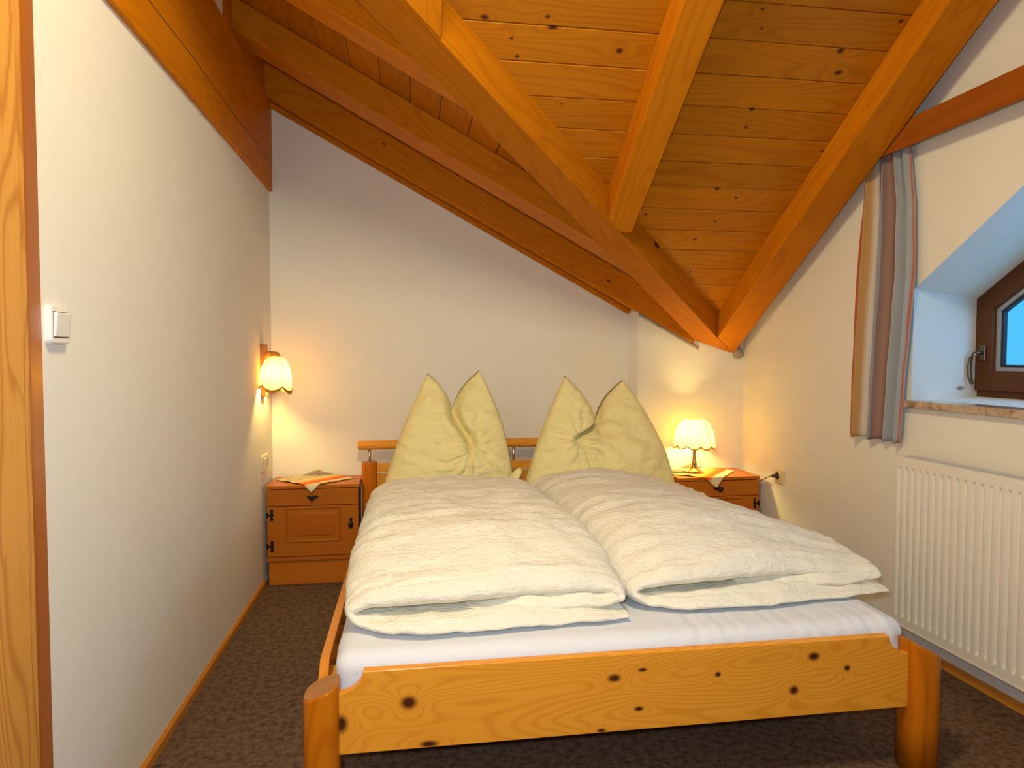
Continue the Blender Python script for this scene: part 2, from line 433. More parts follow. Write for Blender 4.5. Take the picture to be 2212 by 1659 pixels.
# outside skin closing the thickness of the wall round the window
m_ = MB()
m_.add([(XN+0.08, YF, 0), (XN+0.08, 4.1, 0), (XN+0.08, 4.1, 0.95), (XN+0.08, YF, 0.95)], [(0, 1, 2, 3)])
m_.add([(XN+0.08, YF, 2.1), (XN+0.08, 4.1, 2.1), (XN+0.08, 4.1, 3.95), (XN+0.08, YF, 3.95)], [(0, 1, 2, 3)])
m_.add([(XN+0.08, 2.62, 0.95), (XN+0.08, 4.1, 0.95), (XN+0.08, 4.1, 2.1), (XN+0.08, 2.62, 2.1)], [(0, 1, 2, 3)])
m_.add([(XN+0.08, YF, 0.95), (XN+0.08, 0.96, 0.95), (XN+0.08, 0.96, 2.1), (XN+0.08, YF, 2.1)], [(0, 1, 2, 3)])
m_.build('wall_outer', M_wall, w)
# fillet of plaster where the jamb meets the sill, and a stain patch on the jamb
# skirtings
b = MB().prism([(XL, 0), (XL+0.013, 0), (XL+0.012, 0.026), (XL+0.004, 0.034), (XL, 0.034)], 1.57, 3.68, 'XZ').build('baseboard_left', M_skirt)
tag(b, kind='structure', label='thin honey wood skirting along the left wall')
b = MB()
yy = (YF, 3.55)
vs = []
for y in yy:
    for dx, z in ((0, 0), (-0.013, 0), (-0.012, 0.026), (-0.004, 0.033), (0, 0.033)): vs.append((wx(y)+dx, y, z))
b.add(vs, [(0, 1, 2, 3, 4), (9, 8, 7, 6, 5)]+[(i, i+5, (i+1) % 5+5, (i+1) % 5) for i in range(5)])
b = b.build('baseboard_right', M_skirt); tag(b, kind='structure', label='thin honey wood skirting under the radiator')

# ---------------------------------------------------------------- ceiling boards
ceil_e = thing('ceiling', (0, 0, 0), 'sloping ceiling of knotty pine boards', None, kind='structure')
BT = 0.018
# front slope: boards lie across, grain along X.  shared frame so that knots can be placed on the slope
ang1 = math.atan(A1); L1 = math.cos(ang1)
M1 = Matrix.Translation((0, 3.901, 1.231+RD)) @ Matrix.Rotation(-ang1, 4, 'X')  # local +Y runs down the slope towards the back wall
def p1_local_y(y): return (y-3.901)/L1
row0 = 2.348
P1K = [] # explicit knots on the front slope (x, local y, rx, ry)
def ray_slope(px):
    v = r2*((px[0]-1106)/F_PX)+d2*((px[1]-829.5)/F_PX)+fw
    # z = 1.231+RD+A1*(3.901-y)
    t = (1.231+RD+A1*3.901-CAM.z)/(v.z+A1*v.y)
    p = CAM+v*t
    return p.x, p1_local_y(p.y)
for (px, py, ra, rb) in [(1047,37,.017,.011),(1183,36,.011,.008),(1105,83,.008,.006),(1117,122,.011,.008),(1194,60,.022,.009),(1338,110,.016,.013),(1816,110,.017,.014),(1811,157,.019,.013),(1625,236,.013,.011),(1611,275,.010,.008),(1549,408,.014,.010),(1590,427,.009,.007),(1545,478,.011,.008),(1501,517,.011,.007),(1395,463,.011,.008),(1492,587,.011,.007),(1595,558,.008,.005),(1946,46,.012,.009),(1645,62,.007,.006),(1647,20,.008,.006),(1214,225,.007,.005),(1776,326,.008,.005)]:
    x, ly = ray_slope((px, py)); P1K.append((x, ly, ra, rb))
M_board1 = wood('pine_board_front_slope', (0.52, 0.178, 0.004), (0.32, 0.080, 0.002), auto=0.14, knot_scale=0.6, ring_amt=0.38, ringf=34, rough=0.33, knots=P1K, plank=0.2)
k = -17
rnd = random.Random(3)
while True:
    y0 = row0+0.1183*k; y1 = y0+0.1183
    if y0 > 3.95: break
    k += 1
    if y1 < 0.30: continue
    xa0, xa1 = max(-0.80, xv(y0)), max(-0.80, xv(y1)); xb = 2.12
    if min(xa0, xa1) > xb: break
    g = 0.0014
    l0, l1 = p1_local_y(y0)+g, p1_local_y(min(y1, 3.98))-g
    o = rnd.uniform(-0.0012, 0.0012)
    if xa0 >= xb-0.01: continue
    xa1 = min(xa1, xb-0.005)
    cz = 0.0025
    # cross-section with eased edges so each joint is a little V groove
    vs = []
    for (xa, xbb) in ((0, 0),):
        pass
    prof = [(l0, cz+o), (l0+0.003, o), (l1-0.003, o), (l1, cz+o), (l1, BT), (l0, BT)]
    def xl(l): return xa0+(xa1-xa0)*((l-l0)/(l1-l0))
    vs = [(xl(l), l, z) for l, z in prof]+[(xb, l, z) for l, z in prof]
    fs = [tuple(range(6)), tuple(range(11, 5, -1))]+[(i, i+6, (i+1) % 6+6, (i+1) % 6) for i in range(6)]
    MB().add(vs, fs).build('ceiling_board', M_board1, ceil_e, mat4=M1)
# slope falling to the right: boards run front to back
ang2 = math.atan(A2); L2 = math.cos(ang2)
M2 = Matrix.Translation((-0.793, 0, 2.68+RD)) @ Matrix.Rotation(ang2, 4, 'Y') @ Matrix.Rotation(PI/2, 4, 'Z')
# local X = room Y (grain), local Y = up the slope (towards -x)
for k in range(-6, 15):
    x0 = 0.001+0.1335*k; x1 = x0+0.1335
    x0 = max(x0, -0.80)
    if x1 <= -0.79: continue
    g = 0.0013
    l0, l1 = -(x1+0.793)/L2+g, -(x0+0.793)/L2-g
    ya1, ya0 = yv(x0), yv(x1); yb = 3.985
    if ya0 > yb-0.02: ya0 = yb-0.02
    if ya1 > yb-0.03: continue
    o = rnd.uniform(-0.001, 0.001)
    prof = [(l0, 0.0025+o), (l0+0.003, o), (l1-0.003, o), (l1, 0.0025+o), (l1, BT), (l0, BT)]
    def yl(l): return ya0+(ya1-ya0)*((l-l0)/(l1-l0))
    vs = [(yl(l), l, z) for l, z in prof]+[(yb, l, z) for l, z in prof]
    fs = [tuple(range(6)), tuple(range(11, 5, -1))]+[(i, i+6, (i+1) % 6+6, (i+1) % 6) for i in range(6)]
    MB().add(vs, fs).build('ceiling_board', M_board, ceil_e, mat4=M2)
# ridge and the slope behind the camera
zr = z1(0.30, RD)
MB().add([(XL-0.1, 0.33, zr), (2.6, 0.33, zr), (2.6, YF-0.2, zr-0.9), (XL-0.1, YF-0.2, zr-0.9),
          (XL-0.1, 0.33, zr+0.03), (2.6, 0.33, zr+0.03), (2.6, YF-0.2, zr-0.87), (XL-0.1, YF-0.2, zr-0.87)],
         [(0, 1, 2, 3), (7, 6, 5, 4), (0, 4, 5, 1), (2, 6, 7, 3), (1, 5, 6, 2), (3, 7, 4, 0)]).build('ceiling_panel', M_board, ceil_e)
# roof skin above the boards so no daylight leaks at the joints
m_ = MB()
m_.add([(-1.0, 0.25, z1(0.25, RD+0.03)), (2.7, 0.25, z1(0.25, RD+0.03)), (2.7, 4.1, z1(4.1, RD+0.03)), (-1.0, 4.1, z1(4.1, RD+0.03))], [(0, 1, 2, 3)])
def zz2(x): return z2(x, RD+0.03)
o_ = MB()
# upper envelope: two clipped quads meeting on the valley
va, vb = (-1.0, yv(-1.0)), (2.1, 4.11)
o_.add([(-1.0, 0.25, z1(0.25, RD+0.03)), (2.7, 0.25, z1(0.25, RD+0.03)), (2.7, 4.1, z1(4.1, RD+0.03)), (xv(4.1), 4.1, z1(4.1, RD+0.03)), (-1.0, yv(-1.0), z1(yv(-1.0), RD+0.04))], [(0, 1, 2, 3, 4)])
o_.add([(-1.0, yv(-1.0), zz2(-1.0)+0.02), (xv(4.1), 4.1, zz2(xv(4.1))+0.02), (-1.0, 4.1, zz2(-1.0)+0.02)], [(0, 1, 2)])
o_.build('roof_underlay', M_black, ceil_e)

# ---------------------------------------------------------------- beams
def beam(name, p0, p1, w, d, mat, label, cat='beam', group=None, side=None, bevel=0.005):
    """p0->p1 = middle of the underside; w across (horizontal), d upwards"""
    p0, p1 = Vector(p0), Vector(p1); t = (p1-p0); L = t.length; t.normalize()
    s = t.cross(Vector((0, 0, 1))).normalized() if side is None else Vector(side).normalized()
    u = s.cross(t).normalized()
    if u.z < 0: u = -u; s = -s
    s = u.cross(t)
    M = Matrix((t, s, u)).transposed().to_4x4(); M.translation = p0
    o = MB().box(0, L, -w/2, w/2, 0, d).build(name, mat, None, bevel=bevel, mat4=M)
    tag(o, label, cat, group); return o
def clip(o, pt, nrm):
    """saw a beam off on a plane (room coordinates), keeping the side the normal points away from"""
    M = o.matrix_basis; Mi = M.inverted()
    p = Mi @ Vector(pt); n = (M.to_3x3().transposed() @ Vector(nrm)).normalized()
    bm = bmesh.new(); bm.from_mesh(o.data)
    bmesh.ops.bisect_plane(bm, geom=bm.verts[:]+bm.edges[:]+bm.faces[:], plane_co=p, plane_no=n, clear_outer=True)
    ed = [e for e in bm.edges if e.is_boundary]
    if ed: bmesh.ops.holes_fill(bm, edges=ed, sides=0)
    bmesh.ops.recalc_face_normals(bm, faces=bm.faces)
    bm.to_mesh(o.data); bm.free()
def vd(d, a): return d*math.cos(a)           # vertical depth -> depth square to the slope
# left wall plate (horizontal, let into the left wall)
pb = MB().box(0, 5.4, 0, 0.035, 0, 0.487).build('wall_plate_beam', M_beam, None, bevel=0.004,
    mat4=Matrix.Translation((XL+0.018, 3.957, 2.146)) @ Matrix.Rotation(-PI/2, 4, 'Z') @ Matrix.Rotation(0, 4, 'X'))
pb.matrix_basis = Matrix.Translation((XL-0.017, -1.44, 2.146)) @ Matrix(((0, 1, 0, 0), (1, 0, 0, 0), (0, 0, 1, 0), (0, 0, 0, 1)))
tag(pb, 'broad dark-stained wall beam running along the top of the left wall', 'beam')
fbd = MB().prism([(3.045, 2.634), (3.955, 2.634), (3.955, 2.86), (3.045, 2.86)], XL+0.0005, XL+0.003, 'YZ').build('filler_board', M_beam, pb)
fbd.matrix_parent_inverse = pb.matrix_basis.inverted()
# long shake (drying crack) along the wall plate
ck = MB()
pts = []
for i in range(70):
    y = 3.94-i*0.035
    pts.append((XL+0.0185, y, 2.30+0.02*nz(y*1.3, 3.1)-0.02*math.sin(y*0.7)))
for a, c in zip(pts[:-1], pts[1:]):
    h = 0.0022
    ck.add([(a[0], a[1], a[2]-h), (c[0], c[1], c[2]-h), (c[0], c[1], c[2]+h), (a[0], a[1], a[2]+h)], [(0, 1, 2, 3)])
ck = ck.build('drying_crack', M_slot, pb); ck.matrix_parent_inverse = pb.matrix_basis.inverted()
# right-hand rafter on the front slope
G1 = 'rafters of the slope above the bed'
RX = (1.795, 1.970)
def p1beam(name, xa, xb, y0, y1, label):
    return beam(name, ((xa+xb)/2, y0, z1(y0)), ((xa+xb)/2, y1, z1(y1)), xb-xa, vd(RD, ang1), M_beam, label, 'rafter')
P1B = []
P1B.append(p1beam('rafter', RX[0], RX[1], 3.90, 0.35, 'steep pine rafter on the right, running down beside the curtain to the corner'))
P1B.append(p1beam('rafter', 0.885, 1.020, 3.02, 0.35, 'pine rafter in the middle of the ceiling, ending on the valley beam'))
P1B.append(p1beam('rafter', -0.045, 0.105, 2.30, 0.35, 'stub of pine rafter at the top edge, meeting the valley beam from above'))
# valley beam
d_ = Vector((-1.80, -1.556, 1.0)); r0 = Vector((1.959, 3.885, 1.241)); perp = Vector((-0.654, 0.757, 0))
a0 = r0-d_*0.06+perp*0.079; a1 = r0+d_*1.53+perp*0.079
an = math.atan(1.0/math.hypot(1.8, 1.556))
vb_ = beam('valley_beam', a0, a1, 0.158, vd(RD+0.03, an), M_beam, 'long diagonal valley beam crossing the ceiling down to the back right corner', 'beam')
clip(vb_, (0, YB2-0.001, 0), (0, 1, 0)); clip(vb_, (XL+0.002, 0, 0), (-1, 0, 0))
VR, VL = r0.copy(), r0+perp*0.158
for b_ in P1B:
    clip(b_, VR-perp*0.0015, perp); 
clip(P1B[0], (0, YB2-0.002, 0), (0, 1, 0))
# rafters of the slope falling to the right
def p2beam(y0, y1, xe, label, off=0.0):
    y = (y0+y1)/2
    o = beam('rafter', (-0.86, y, z2(-0.86, off)), (xe, y, z2(xe, off)), y1-y0, vd(RD-off, ang2), M_beam, label, 'rafter')
    clip(o, VL+perp*0.0015, -perp); return o
ra_ = p2beam(3.868, 3.955, 1.95, 'dark pine rafter lying along the top of the back wall', -0.030)
p2beam(3.185, 3.385, 1.2, 'pine rafter in front of the wall rafter', 0.008)
p2beam(2.44, 2.595, 0.6, 'upper pine rafter nearest the camera, left of the valley beam', 0.024)
# trim strip closing the plaster under the wall rafter
t0 = Vector((-0.778, 3.942, z2(-0.778, -0.062))); t1 = Vector((1.31, 3.942, z2(1.31, -0.062)))
beam('cover_strip', t0, t1, 0.026, 0.026, M_beam, 'thin pale pine strip between the back wall plaster and the wall rafter', 'trim', bevel=0.003)
# mortar: ragged fillets of filler along the boxed-out wall top and in the corner
cm = MB()
rows = []
for i in range(28):
    t = i/27; x = 1.353+t*(1.735-1.353); z = z2(x, -0.042)+0.004*nz(x*30, 1)
    h = 0.014+0.004*nz(x*40, 5)
    rows.append([(x, YB2+0.01, z-h), (x, YB2-0.008, z-h*0.6), (x, YB2-0.012, z), (x, YB2-0.006, z+h), (x, YB2+0.02, z+h*1.6)])
cm.grid(rows)
cm = cm.build('mortar_fillet', M_caulk, None, smooth=True); tag(cm, 'grey mortar line under the rafter on the boxed-out wall', 'mortar')
cb = MB()
rows = []
for j in range(9):
    t = j/8; z = 1.215+t*0.14; r = (0.030*math.sin(PI*min(1, t*1.6+0.12))+0.008)*(1-0.45*t)
    rows.append([(1.992+r*math.cos(a)*(1+0.2*nz(a*2, z*30)), YB2-0.004+min(0.006, r*math.sin(a)*(1+0.2*nz(a*2, z*30, 4))), z+0.004*nz(a, z*20)) for a in [2*PI*i/14 for i in range(14)]])
cb.grid(rows, True); cb.f.append(tuple(range(14))); cb.f.append(tuple(range(8*14, 9*14)))
cb = cb.build('mortar_lump', M_caulk, None, smooth=True); tag(cb, 'lump of grey mortar in the corner at the foot of the beams', 'mortar')
# curtain pelmet board on the right wall
yy0, yy1 = -0.2, 2.85
def pel(y, dx): return wx(y)-dx
pe = MB()
vs = []
for y in (yy0, yy1):
    for dx, z in ((0.085, 2.070), (0.065, 2.070), (0.065, 2.178), (0.085, 2.178)): vs.append((pel(y, dx), y, z))
pe.add(vs, [(0, 1, 2, 3), (7, 6, 5, 4)]+[(i, i+4, (i+1) % 4+4, (i+1) % 4) for i in range(4)])
for dx0 in (0.066,):
    pass
M_pel = wood('pelmet_pine', (0.40, 0.105, 0.010), (0.26, 0.055, 0.005), auto=0.05, ring_amt=0.3, ringf=10, rough=0.4, axis='Y')
pe = pe.build('curtain_pelmet', M_pel, None, bevel=0.003)
tag(pe, 'long dark pine pelmet board above the window, holding the curtain', 'pelmet')
tp = MB()
vs = []
for y in (yy0, yy1):
    for dx, z in ((0.065, 2.150), (0.0, 2.150), (0.0, 2.170), (0.065, 2.170)): vs.append((pel(y, dx), y, z))
tp.add(vs, [(0, 1, 2, 3), (7, 6, 5, 4)]+[(i, i+4, (i+1) % 4+4, (i+1) % 4) for i in range(4)])
tp.build('mounting_board', M_pel, pe)
tr_ = MB().tube([(pel(0.2, 0.035), 0.2, 2.138), (pel(2.82, 0.035), 2.82, 2.138)], 0.008, 10); tr_.build('curtain_rail', M_white, pe, smooth=True)

# ---------------------------------------------------------------- door casing on the left wall
dc = thing('door_1', (XL, 1.2, 0), 'pine door casing at the left edge', None, kind='structure')
def dcb(name, x0, x1, y0, y1, mat, **k):
    return MB().box(x0-XL, x1-XL, y0-1.2, y1-1.2, 0, 3.2).build(name, mat, dc, **k)
dcb('casing_board', XL+0.001, XL+0.026, 1.30, 1.452, M_case, bevel=0.003)
dcb('casing_bead', XL+0.001, XL+0.0215, 1.4545, 1.480, M_case, bevel=0.003)
MB().prism([(0.001, 0.2815), (0.020, 0.2815), (0.0185, 0.292), (0.004, 0.3625), (0.001, 0.363)], 0, 3.2, 'XY').build('casing_edge', M_case_shaded, dc)
dcb('door_leaf', XL-0.02, XL+0.010, 0.45, 1.30, M_case)
dcb('casing_board', XL+0.001, XL+0.026, 0.25, 0.45, M_case, bevel=0.003)

# ---------------------------------------------------------------- window
win = thing('window_1', (XN, 2.60, 1.05), 'brown wooden trapezoid window in the deep niche', None, kind='structure')
def inset(poly, d):
    n = len(poly); out = []
    cx = sum(p[0] for p in poly)/n; cy = sum(p[1] for p in poly)/n
    lines = []
    for i in range(n):
        a = Vector(poly[i]); c = Vector(poly[(i+1) % n]); t = (c-a).normalized(); nrm = Vector((-t.y, t.x))
        if nrm.dot(Vector((cx, cy))-a) < 0: nrm = -nrm
        dd = d[i] if isinstance(d, (list, tuple)) else d
        lines.append((a+nrm*dd, t))
    for i in range(n):
        p, t = lines[i-1]; q, s = lines[i]
        den = t.x*s.y-t.y*s.x
        k_ = ((q.x-p.x)*s.y-(q.y-p.y)*s.x)/den
        out.append(tuple(p+t*k_))
    return out
def ring(name, outer, inner, x0, x1, mat, parent, **k):
    n = len(outer); m = MB()
    O = [(p[0]-2.60, p[1]-1.05) for p in outer]; I = [(p[0]-2.60, p[1]-1.05) for p in inner]
    x0 -= XN; x1 -= XN
    vs = [(x0, *p) for p in O]+[(x0, *p) for p in I]+[(x1, *p) for p in O]+[(x1, *p) for p in I]
    fs = []
    for i in range(n):
        j = (i+1) % n
        fs += [(i, j, n+j, n+i), (2*n+i, 3*n+i, 3*n+j, 2*n+j), (i, 2*n+i, 2*n+j, j), (n+i, n+j, 3*n+j, 3*n+i)]
    return m.add(vs, fs).build(name, mat, parent, **k)
fo = inner[:]
s0 = inset(fo, [0.004, 0.004, 0.004, 0.004, 0.028])     # sash outline: frame sill shows below
s1 = inset(s0, [0.085, 0.085, 0.085, 0.085, 0.085])
s2 = inset(s1, 0.016); s3 = inset(s2, 0.010)
fr = ring('window_frame', inset(fo, -0.02), inset(fo, [0.0, 0.0, 0.0, 0.0, 0.030]), XN+0.004, XN+0.07, M_winwood, win)
sash = ring('window_sash', s0, s1, XN-0.012, XN+0.045, M_winwood, win, bevel=0.004)
ring('glazing_bead', s1, s2, XN+0.010, XN+0.040, M_seal, sash)
ring('gasket', s2, s3, XN+0.018, XN+0.036, M_black, sash)
gl = [(p[0]-2.60, p[1]-1.05) for p in s3]
MB().add([(0.026, *p) for p in gl], [(0, 1, 2, 3, 4)]).build('glass_pane', M_glass, sash)
# stiles' joint lines on the sash
MB().box(-0.0135, -0.011, -0.0905, -0.0890, 0.03, 0.115).build('sash_joint', M_slot, sash)
# handle
hy, hz = 2.548-2.60, 1.240-1.05
hd = MB().box(-0.022, -0.012, hy-0.014, hy+0.014, hz-0.034, hz+0.034).build('window_handle', M_bronze, sash, bevel=0.004)
MB().tube([(-0.02, hy, hz), (-0.045, hy, hz), (-0.058, hy+0.004, hz-0.004), (-0.064, hy+0.012, hz-0.022), (-0.066, hy+0.018, hz-0.06), (-0.064, hy+0.016, hz-0.105), (-0.058, hy+0.010, hz-0.135)],
          [0.008, 0.008, 0.008, 0.0085, 0.009, 0.009, 0.007], 10).build('lever', M_bronze, hd, smooth=True)
# marble sill
sl = MB()
f0, f1 = 2.512, 0.95
sl.add([(wx(f0)-0.03, f0, 1.012), (wx(f1)-0.03, f1, 1.012), (XN+0.01, f1, 1.012), (XN+0.01, 2.60, 1.012), (wx(f0)+0.02, f0, 1.012),
        (wx(f0)-0.03, f0, 1.042), (wx(f1)-0.03, f1, 1.042), (XN+0.01, f1, 1.042), (XN+0.01, 2.60, 1.042), (wx(f0)+0.02, f0, 1.042)],
       [(0, 1, 2, 3, 4), (9, 8, 7, 6, 5)]+[(i, (i+1) % 5, (i+1) % 5+5, i+5) for i in range(5)])
sl = sl.build('window_sill', M_marble, None, bevel=0.002); tag(sl, 'polished beige-brown marble window sill', None, kind='structure')
# plaster stain on the jamb
st = MB()
c0 = Vector((wx(2.505), 2.505)); c1 = Vector((XN+0.02, 2.60)); 
cen = c0+(c1-c0)*0.70; tdir = (c1-c0).normalized()
vs = []
for i in range(16):
    a = 2*PI*i/16; rr = 0.020*(1+0.25*nz(math.cos(a)*2, math.sin(a)*2, 9))
    p = cen+tdir*rr*math.cos(a)*1.1
    vs.append((p.x-0.0006, p.y-0.003, 1.088+rr*0.42*math.sin(a)))
st.add(vs, [tuple(range(16))]).build('plaster_patch', M_caulk, w)

# ---------------------------------------------------------------- radiator
rad = thing('radiator', (wx(2.4)-0.02, 2.474, 0.125), 'white ribbed panel radiator under the window', 'radiator', rotz=-math.atan(WA)*1.0)
# local: -Y runs towards the camera, -X faces the room.  rotate so the back follows the wall
rad.rotation_euler = (0, 0, math.atan(WA))
RH, RLn = 0.69, 1.42
def panel_rows(x_face, sgn):
    rows = []
    n = int(RLn/0.0355)
    ys = [0.0, -0.004]
    for i in range(n):
        c = -0.0215-0.0355*i
        ys += [c+0.0125, c+0.0085, c+0.0040, c-0.0040, c-0.0085, c-0.0125]
    ys += [-RLn+0.004, -RLn]
    def isrib(y):
        t = (-y-0.0215)/0.0355; k = round(t); d = abs(t-k)*0.0355
        if k < 0 or k >= n: return 0
        return 1.0-smooth01((d-0.0048)/0.0045)
    zs = [0.0, 0.004, 0.036, 0.042, 0.048, 0.056, 0.634, 0.642, 0.648, 0.654, 0.686, 0.69]
    amp = {0.036: 0, 0.042: .35, 0.048: .8, 0.056: 1, 0.634: 1, 0.642: .8, 0.648: .35, 0.654: 0}
    for z in zs:
        rows.append([(x_face+(0.003 if z in (0.0, 0.69) or y in (0.0, -RLn) else 0)-sgn*0.0085*isrib(y)*amp.get(z, 0), y, z) for y in ys])
    return rows
XF = -0.072
m_ = MB().grid(panel_rows(XF, -1.0))   # pressed-in grooves between raised ribs
rows = panel_rows(XF, -1.0)
fp = MB().grid([[(p[0], p[1], p[2]) for p in r] for r in rows]).build('front_panel', M_rad, rad, smooth=False)
md = fp.modifiers.new('solid', 'SOLIDIFY'); md.thickness = 0.004; md.offset = 0
MB().box(-0.012, -0.008, -RLn+0.01, -0.01, 0.01, 0.67).build('rear_panel', M_rad, rad)
sp_ = MB().box(XF+0.001, -0.006, -0.0035, -0.0005, 0.03, 0.688); sp_.build('side_cover', M_rad, rad, bevel=0.001)
MB().box(XF+0.001, -0.006, -RLn+0.0005, -RLn+0.0035, 0.03, 0.688).build('side_cover', M_rad, rad, bevel=0.001)
gr = MB().box(XF, XF+0.008, -RLn, 0, 0.684, 0.694); gr.box(-0.012, -0.006, -RLn, 0, 0.684, 0.694)
i = 0
while 0.012*i < RLn-0.01:
    gr.box(XF+0.004, -0.008, -0.006-0.012*i-0.004, -0.006-0.012*i, 0.686, 0.690); i += 1
tg = gr.build('top_grille', M_radtop, rad); tag(tg, 'grey slatted top grille')
MB().box(XF-0.0035, XF+0.004, -RLn, 0, -0.002, 0.006).build('bottom_seam', M_rad, rad, bevel=0.001)
for yy in (-0.25, -1.1):
    MB().box(-0.008, 0.024, yy-0.02, yy+0.02, 0.10, 0.60).build('wall_bracket', M_rad, rad)
cv = MB()
for i in range(30):   # convector fins, seen through the grille
    y = -0.04-0.045*i
    cv.box(XF+0.012, -0.016, y-0.001, y+0.001, 0.06, 0.66)
cv = cv.build('convector_fins', M_radtop, rad); cv['kind'] = 'stuff'

# ---------------------------------------------------------------- bed
bed = thing('bed', (0.62, 2.8, 0), 'honey pine double bed with rounded posts and a knotty footboard', 'bed')
BO = Vector((0.62, 2.8, 0))
def bpart(mb, name, mat, parent=None, **k):
    """geometry given in room coordinates becomes a child of the bed"""
    o = mb.build(name, mat, parent or bed, **k)
    for v in o.data.vertices: v.co = v.co-BO
    return o
def post(cx, cy, a, b_, ztop_in, ztop_out, side, mat_end=True):
    """superellipse post; top cut aslant, low on the outer side (side=-1 left, +1 right)"""
    n = 40; rows = []
    def ringp(k, zf):
        out = []
        for i in range(n):
            t = 2*PI*i/n; c, s = math.cos(t), math.sin(t); e = 2/2.7
            x = cx+k*a*math.copysign(abs(c)**e, c); y = cy+k*b_*math.copysign(abs(s)**e, s)
            out.append((x, y, zf(x)))
        return out
    def top(x, dz=0):
        u = (x-cx)/a*side   # -1 inner .. +1 outer
        return ztop_in+(ztop_out-ztop_in)*(u+1)/2+dz
    rows = [ringp(1, lambda x: 0.0), ringp(1, lambda x: 0.15), ringp(1, lambda x: top(x, -0.008)), ringp(0.985, lambda x: top(x, -0.003)), ringp(0.94, lambda x: top(x))]
    m = MB().grid(rows, True); m.f.append(tuple(range(n-1, -1, -1)))
    o = bpart(m, 'post', M_post, smooth=True)
    m2 = MB().add(ringp(0.945, lambda x: top(x, 0.0004)), [tuple(range(n))])
    e = m2.build('end_grain', M_endgrain, o)
    for v in e.data.vertices: v.co = v.co-BO
    return o
post(-0.231, 1.747, 0.0455, 0.054, 0.388, 0.353, -1)
post(1.4825, 1.747, 0.0485, 0.054, 0.395, 0.345, 1)
post(-0.233, 3.822, 0.0425, 0.046, 0.630, 0.628, -1)
post(1.415, 3.822, 0.0425, 0.046, 0.630, 0.628, 1)
# footboard with quarter-round notches
FX0, FX1, FZ0, FZ1 = -0.190, 1.437, 0.195, 0.411
def arc(cx, cz, rx, rz, t0, t1, n=10):
    return [(cx+rx*math.cos(t0+(t1-t0)*i/n), cz+rz*math.sin(t0+(t1-t0)*i/n)) for i in range(n+1)]
poly = [(FX0, FZ0), (FX1, FZ0), (FX1, 0.352)]+arc(FX1+0.004, FZ1, 0.068, 0.055, -PI/2-0.05, -PI, 10)+arc(FX0-0.004, FZ1, 0.068, 0.055, 0, -PI/2+0.05, 10)+[(FX0, 0.352)]
def kx(px, y=1.73):
    p = uq(px, y); return (p.x-0.62, p.z, )
FK = []
for (px, py, rx, rz) in [(883,1518,.019,.016),(927,1607,.022,.008),(1327,1465,.017,.010),(1380,1531,.012,.006),(1551,1457,.008,.007),(1715,1491,.013,.012),(1758,1418,.016,.011),(1830,1443,.009,.008),(1299,1578,.012,.005),(736,1565,.016,.022),(1388,1447,.012,.005),(1690,1410,.0005,.0005)]:
    p = uq((px, py), 1.73); FK.append((p.x-BO.x, p.z, rx*1.3, rz*1.3))
# the material reads object X / Y, so the footboard mesh is laid in XY and stood up by its own transform
M_foot = wood('footboard_pine', (0.86, 0.37, 0.034), (0.60, 0.160, 0.009), auto=0.0, ring_amt=0.40, ringf=70, spec=0.32, rough=0.20, knots=FK, plank=0.0)
fb = MB().prism([(p[0]-BO.x, p[1]) for p in poly], 0, 0.027, 'XY').build('footboard', M_foot, bed, bevel=0.0045, seg=3)
fb.matrix_basis = Matrix.Translation((0, 1.757-BO.y, 0)) @ Matrix.Rotation(PI/2, 4, 'X')
# side rails
def side_rail(xf, xb):
    prof = [(1.79, 0.205), (3.80, 0.205), (3.80, 0.32)]+[(3.74, 0.36), (1.935, 0.36)]+[(1.925, 0.345), (1.915, 0.332), (1.895, 0.324), (1.79, 0.322)]
    m = MB(); n = len(prof)
    def X(y, dx): return xf+(xb-xf)*(y-1.79)/2.01+dx
    m.add([(X(y, -0.0135), y, z) for y, z in prof]+[(X(y, 0.0135), y, z) for y, z in prof],
          [tuple(range(n)), tuple(range(2*n-1, n-1, -1))]+[(i, i+n, (i+1) % n+n, (i+1) % n) for i in range(n)])
    return bpart(m, 'side_rail', M_rail, bevel=0.003)
M_rail = wood('side_rail_pine', (0.70, 0.25, 0.028), (0.48, 0.14, 0.012), auto=0.1, ring_amt=0.3, ringf=14, rough=0.25, axis='Y')
side_rail(-0.247, -0.247); side_rail(1.497, 1.428)
# headboard boards
for z0, z1_ in ((0.572, 0.622), (0.452, 0.562), (0.335, 0.442)):
    hb = MB().box(-0.195, 1.38, 3.812 if z0 > 0.5 and z0 < 0.6 and z1_ > 0.6 else 3.822, 3.84, z0, z1_)
    bpart(hb, 'headboard_plank', M_bed, bevel=0.003)
m = MB().tube([(-0.297, 3.842, 0.722), (-0.285, 3.842, 0.722), (1.461, 3.842, 0.722), (1.473, 3.842, 0.722)], [0.0235, 0.026, 0.026, 0.0235], 24)
hr = bpart(m, 'head_rail', M_bed, smooth=False, bevel=0.0)
for p in hr.data.polygons: p.use_smooth = len(p.vertices) < 6
for x in (-0.233, 0.59, 1.415):
    bpart(MB().tube([(x, 3.84, 0.615), (x, 3.842, 0.70)], 0.0075, 14), 'rail_pin', M_steel, smooth=True)
# slatted base
for i in range(13):
    y = 1.84+i*0.155
    bpart(MB().box(-0.234, 1.418+0.003*(12-i), y, y+0.07, 0.262, 0.280), 'bed_slat', M_bed)
bpart(MB().box(0.59, 0.65, 1.78, 3.80, 0.20, 0.262), 'middle_rail', M_bed)
bpart(MB().box(0.595, 0.645, 2.7, 2.75, 0.0, 0.20), 'middle_leg', M_post)

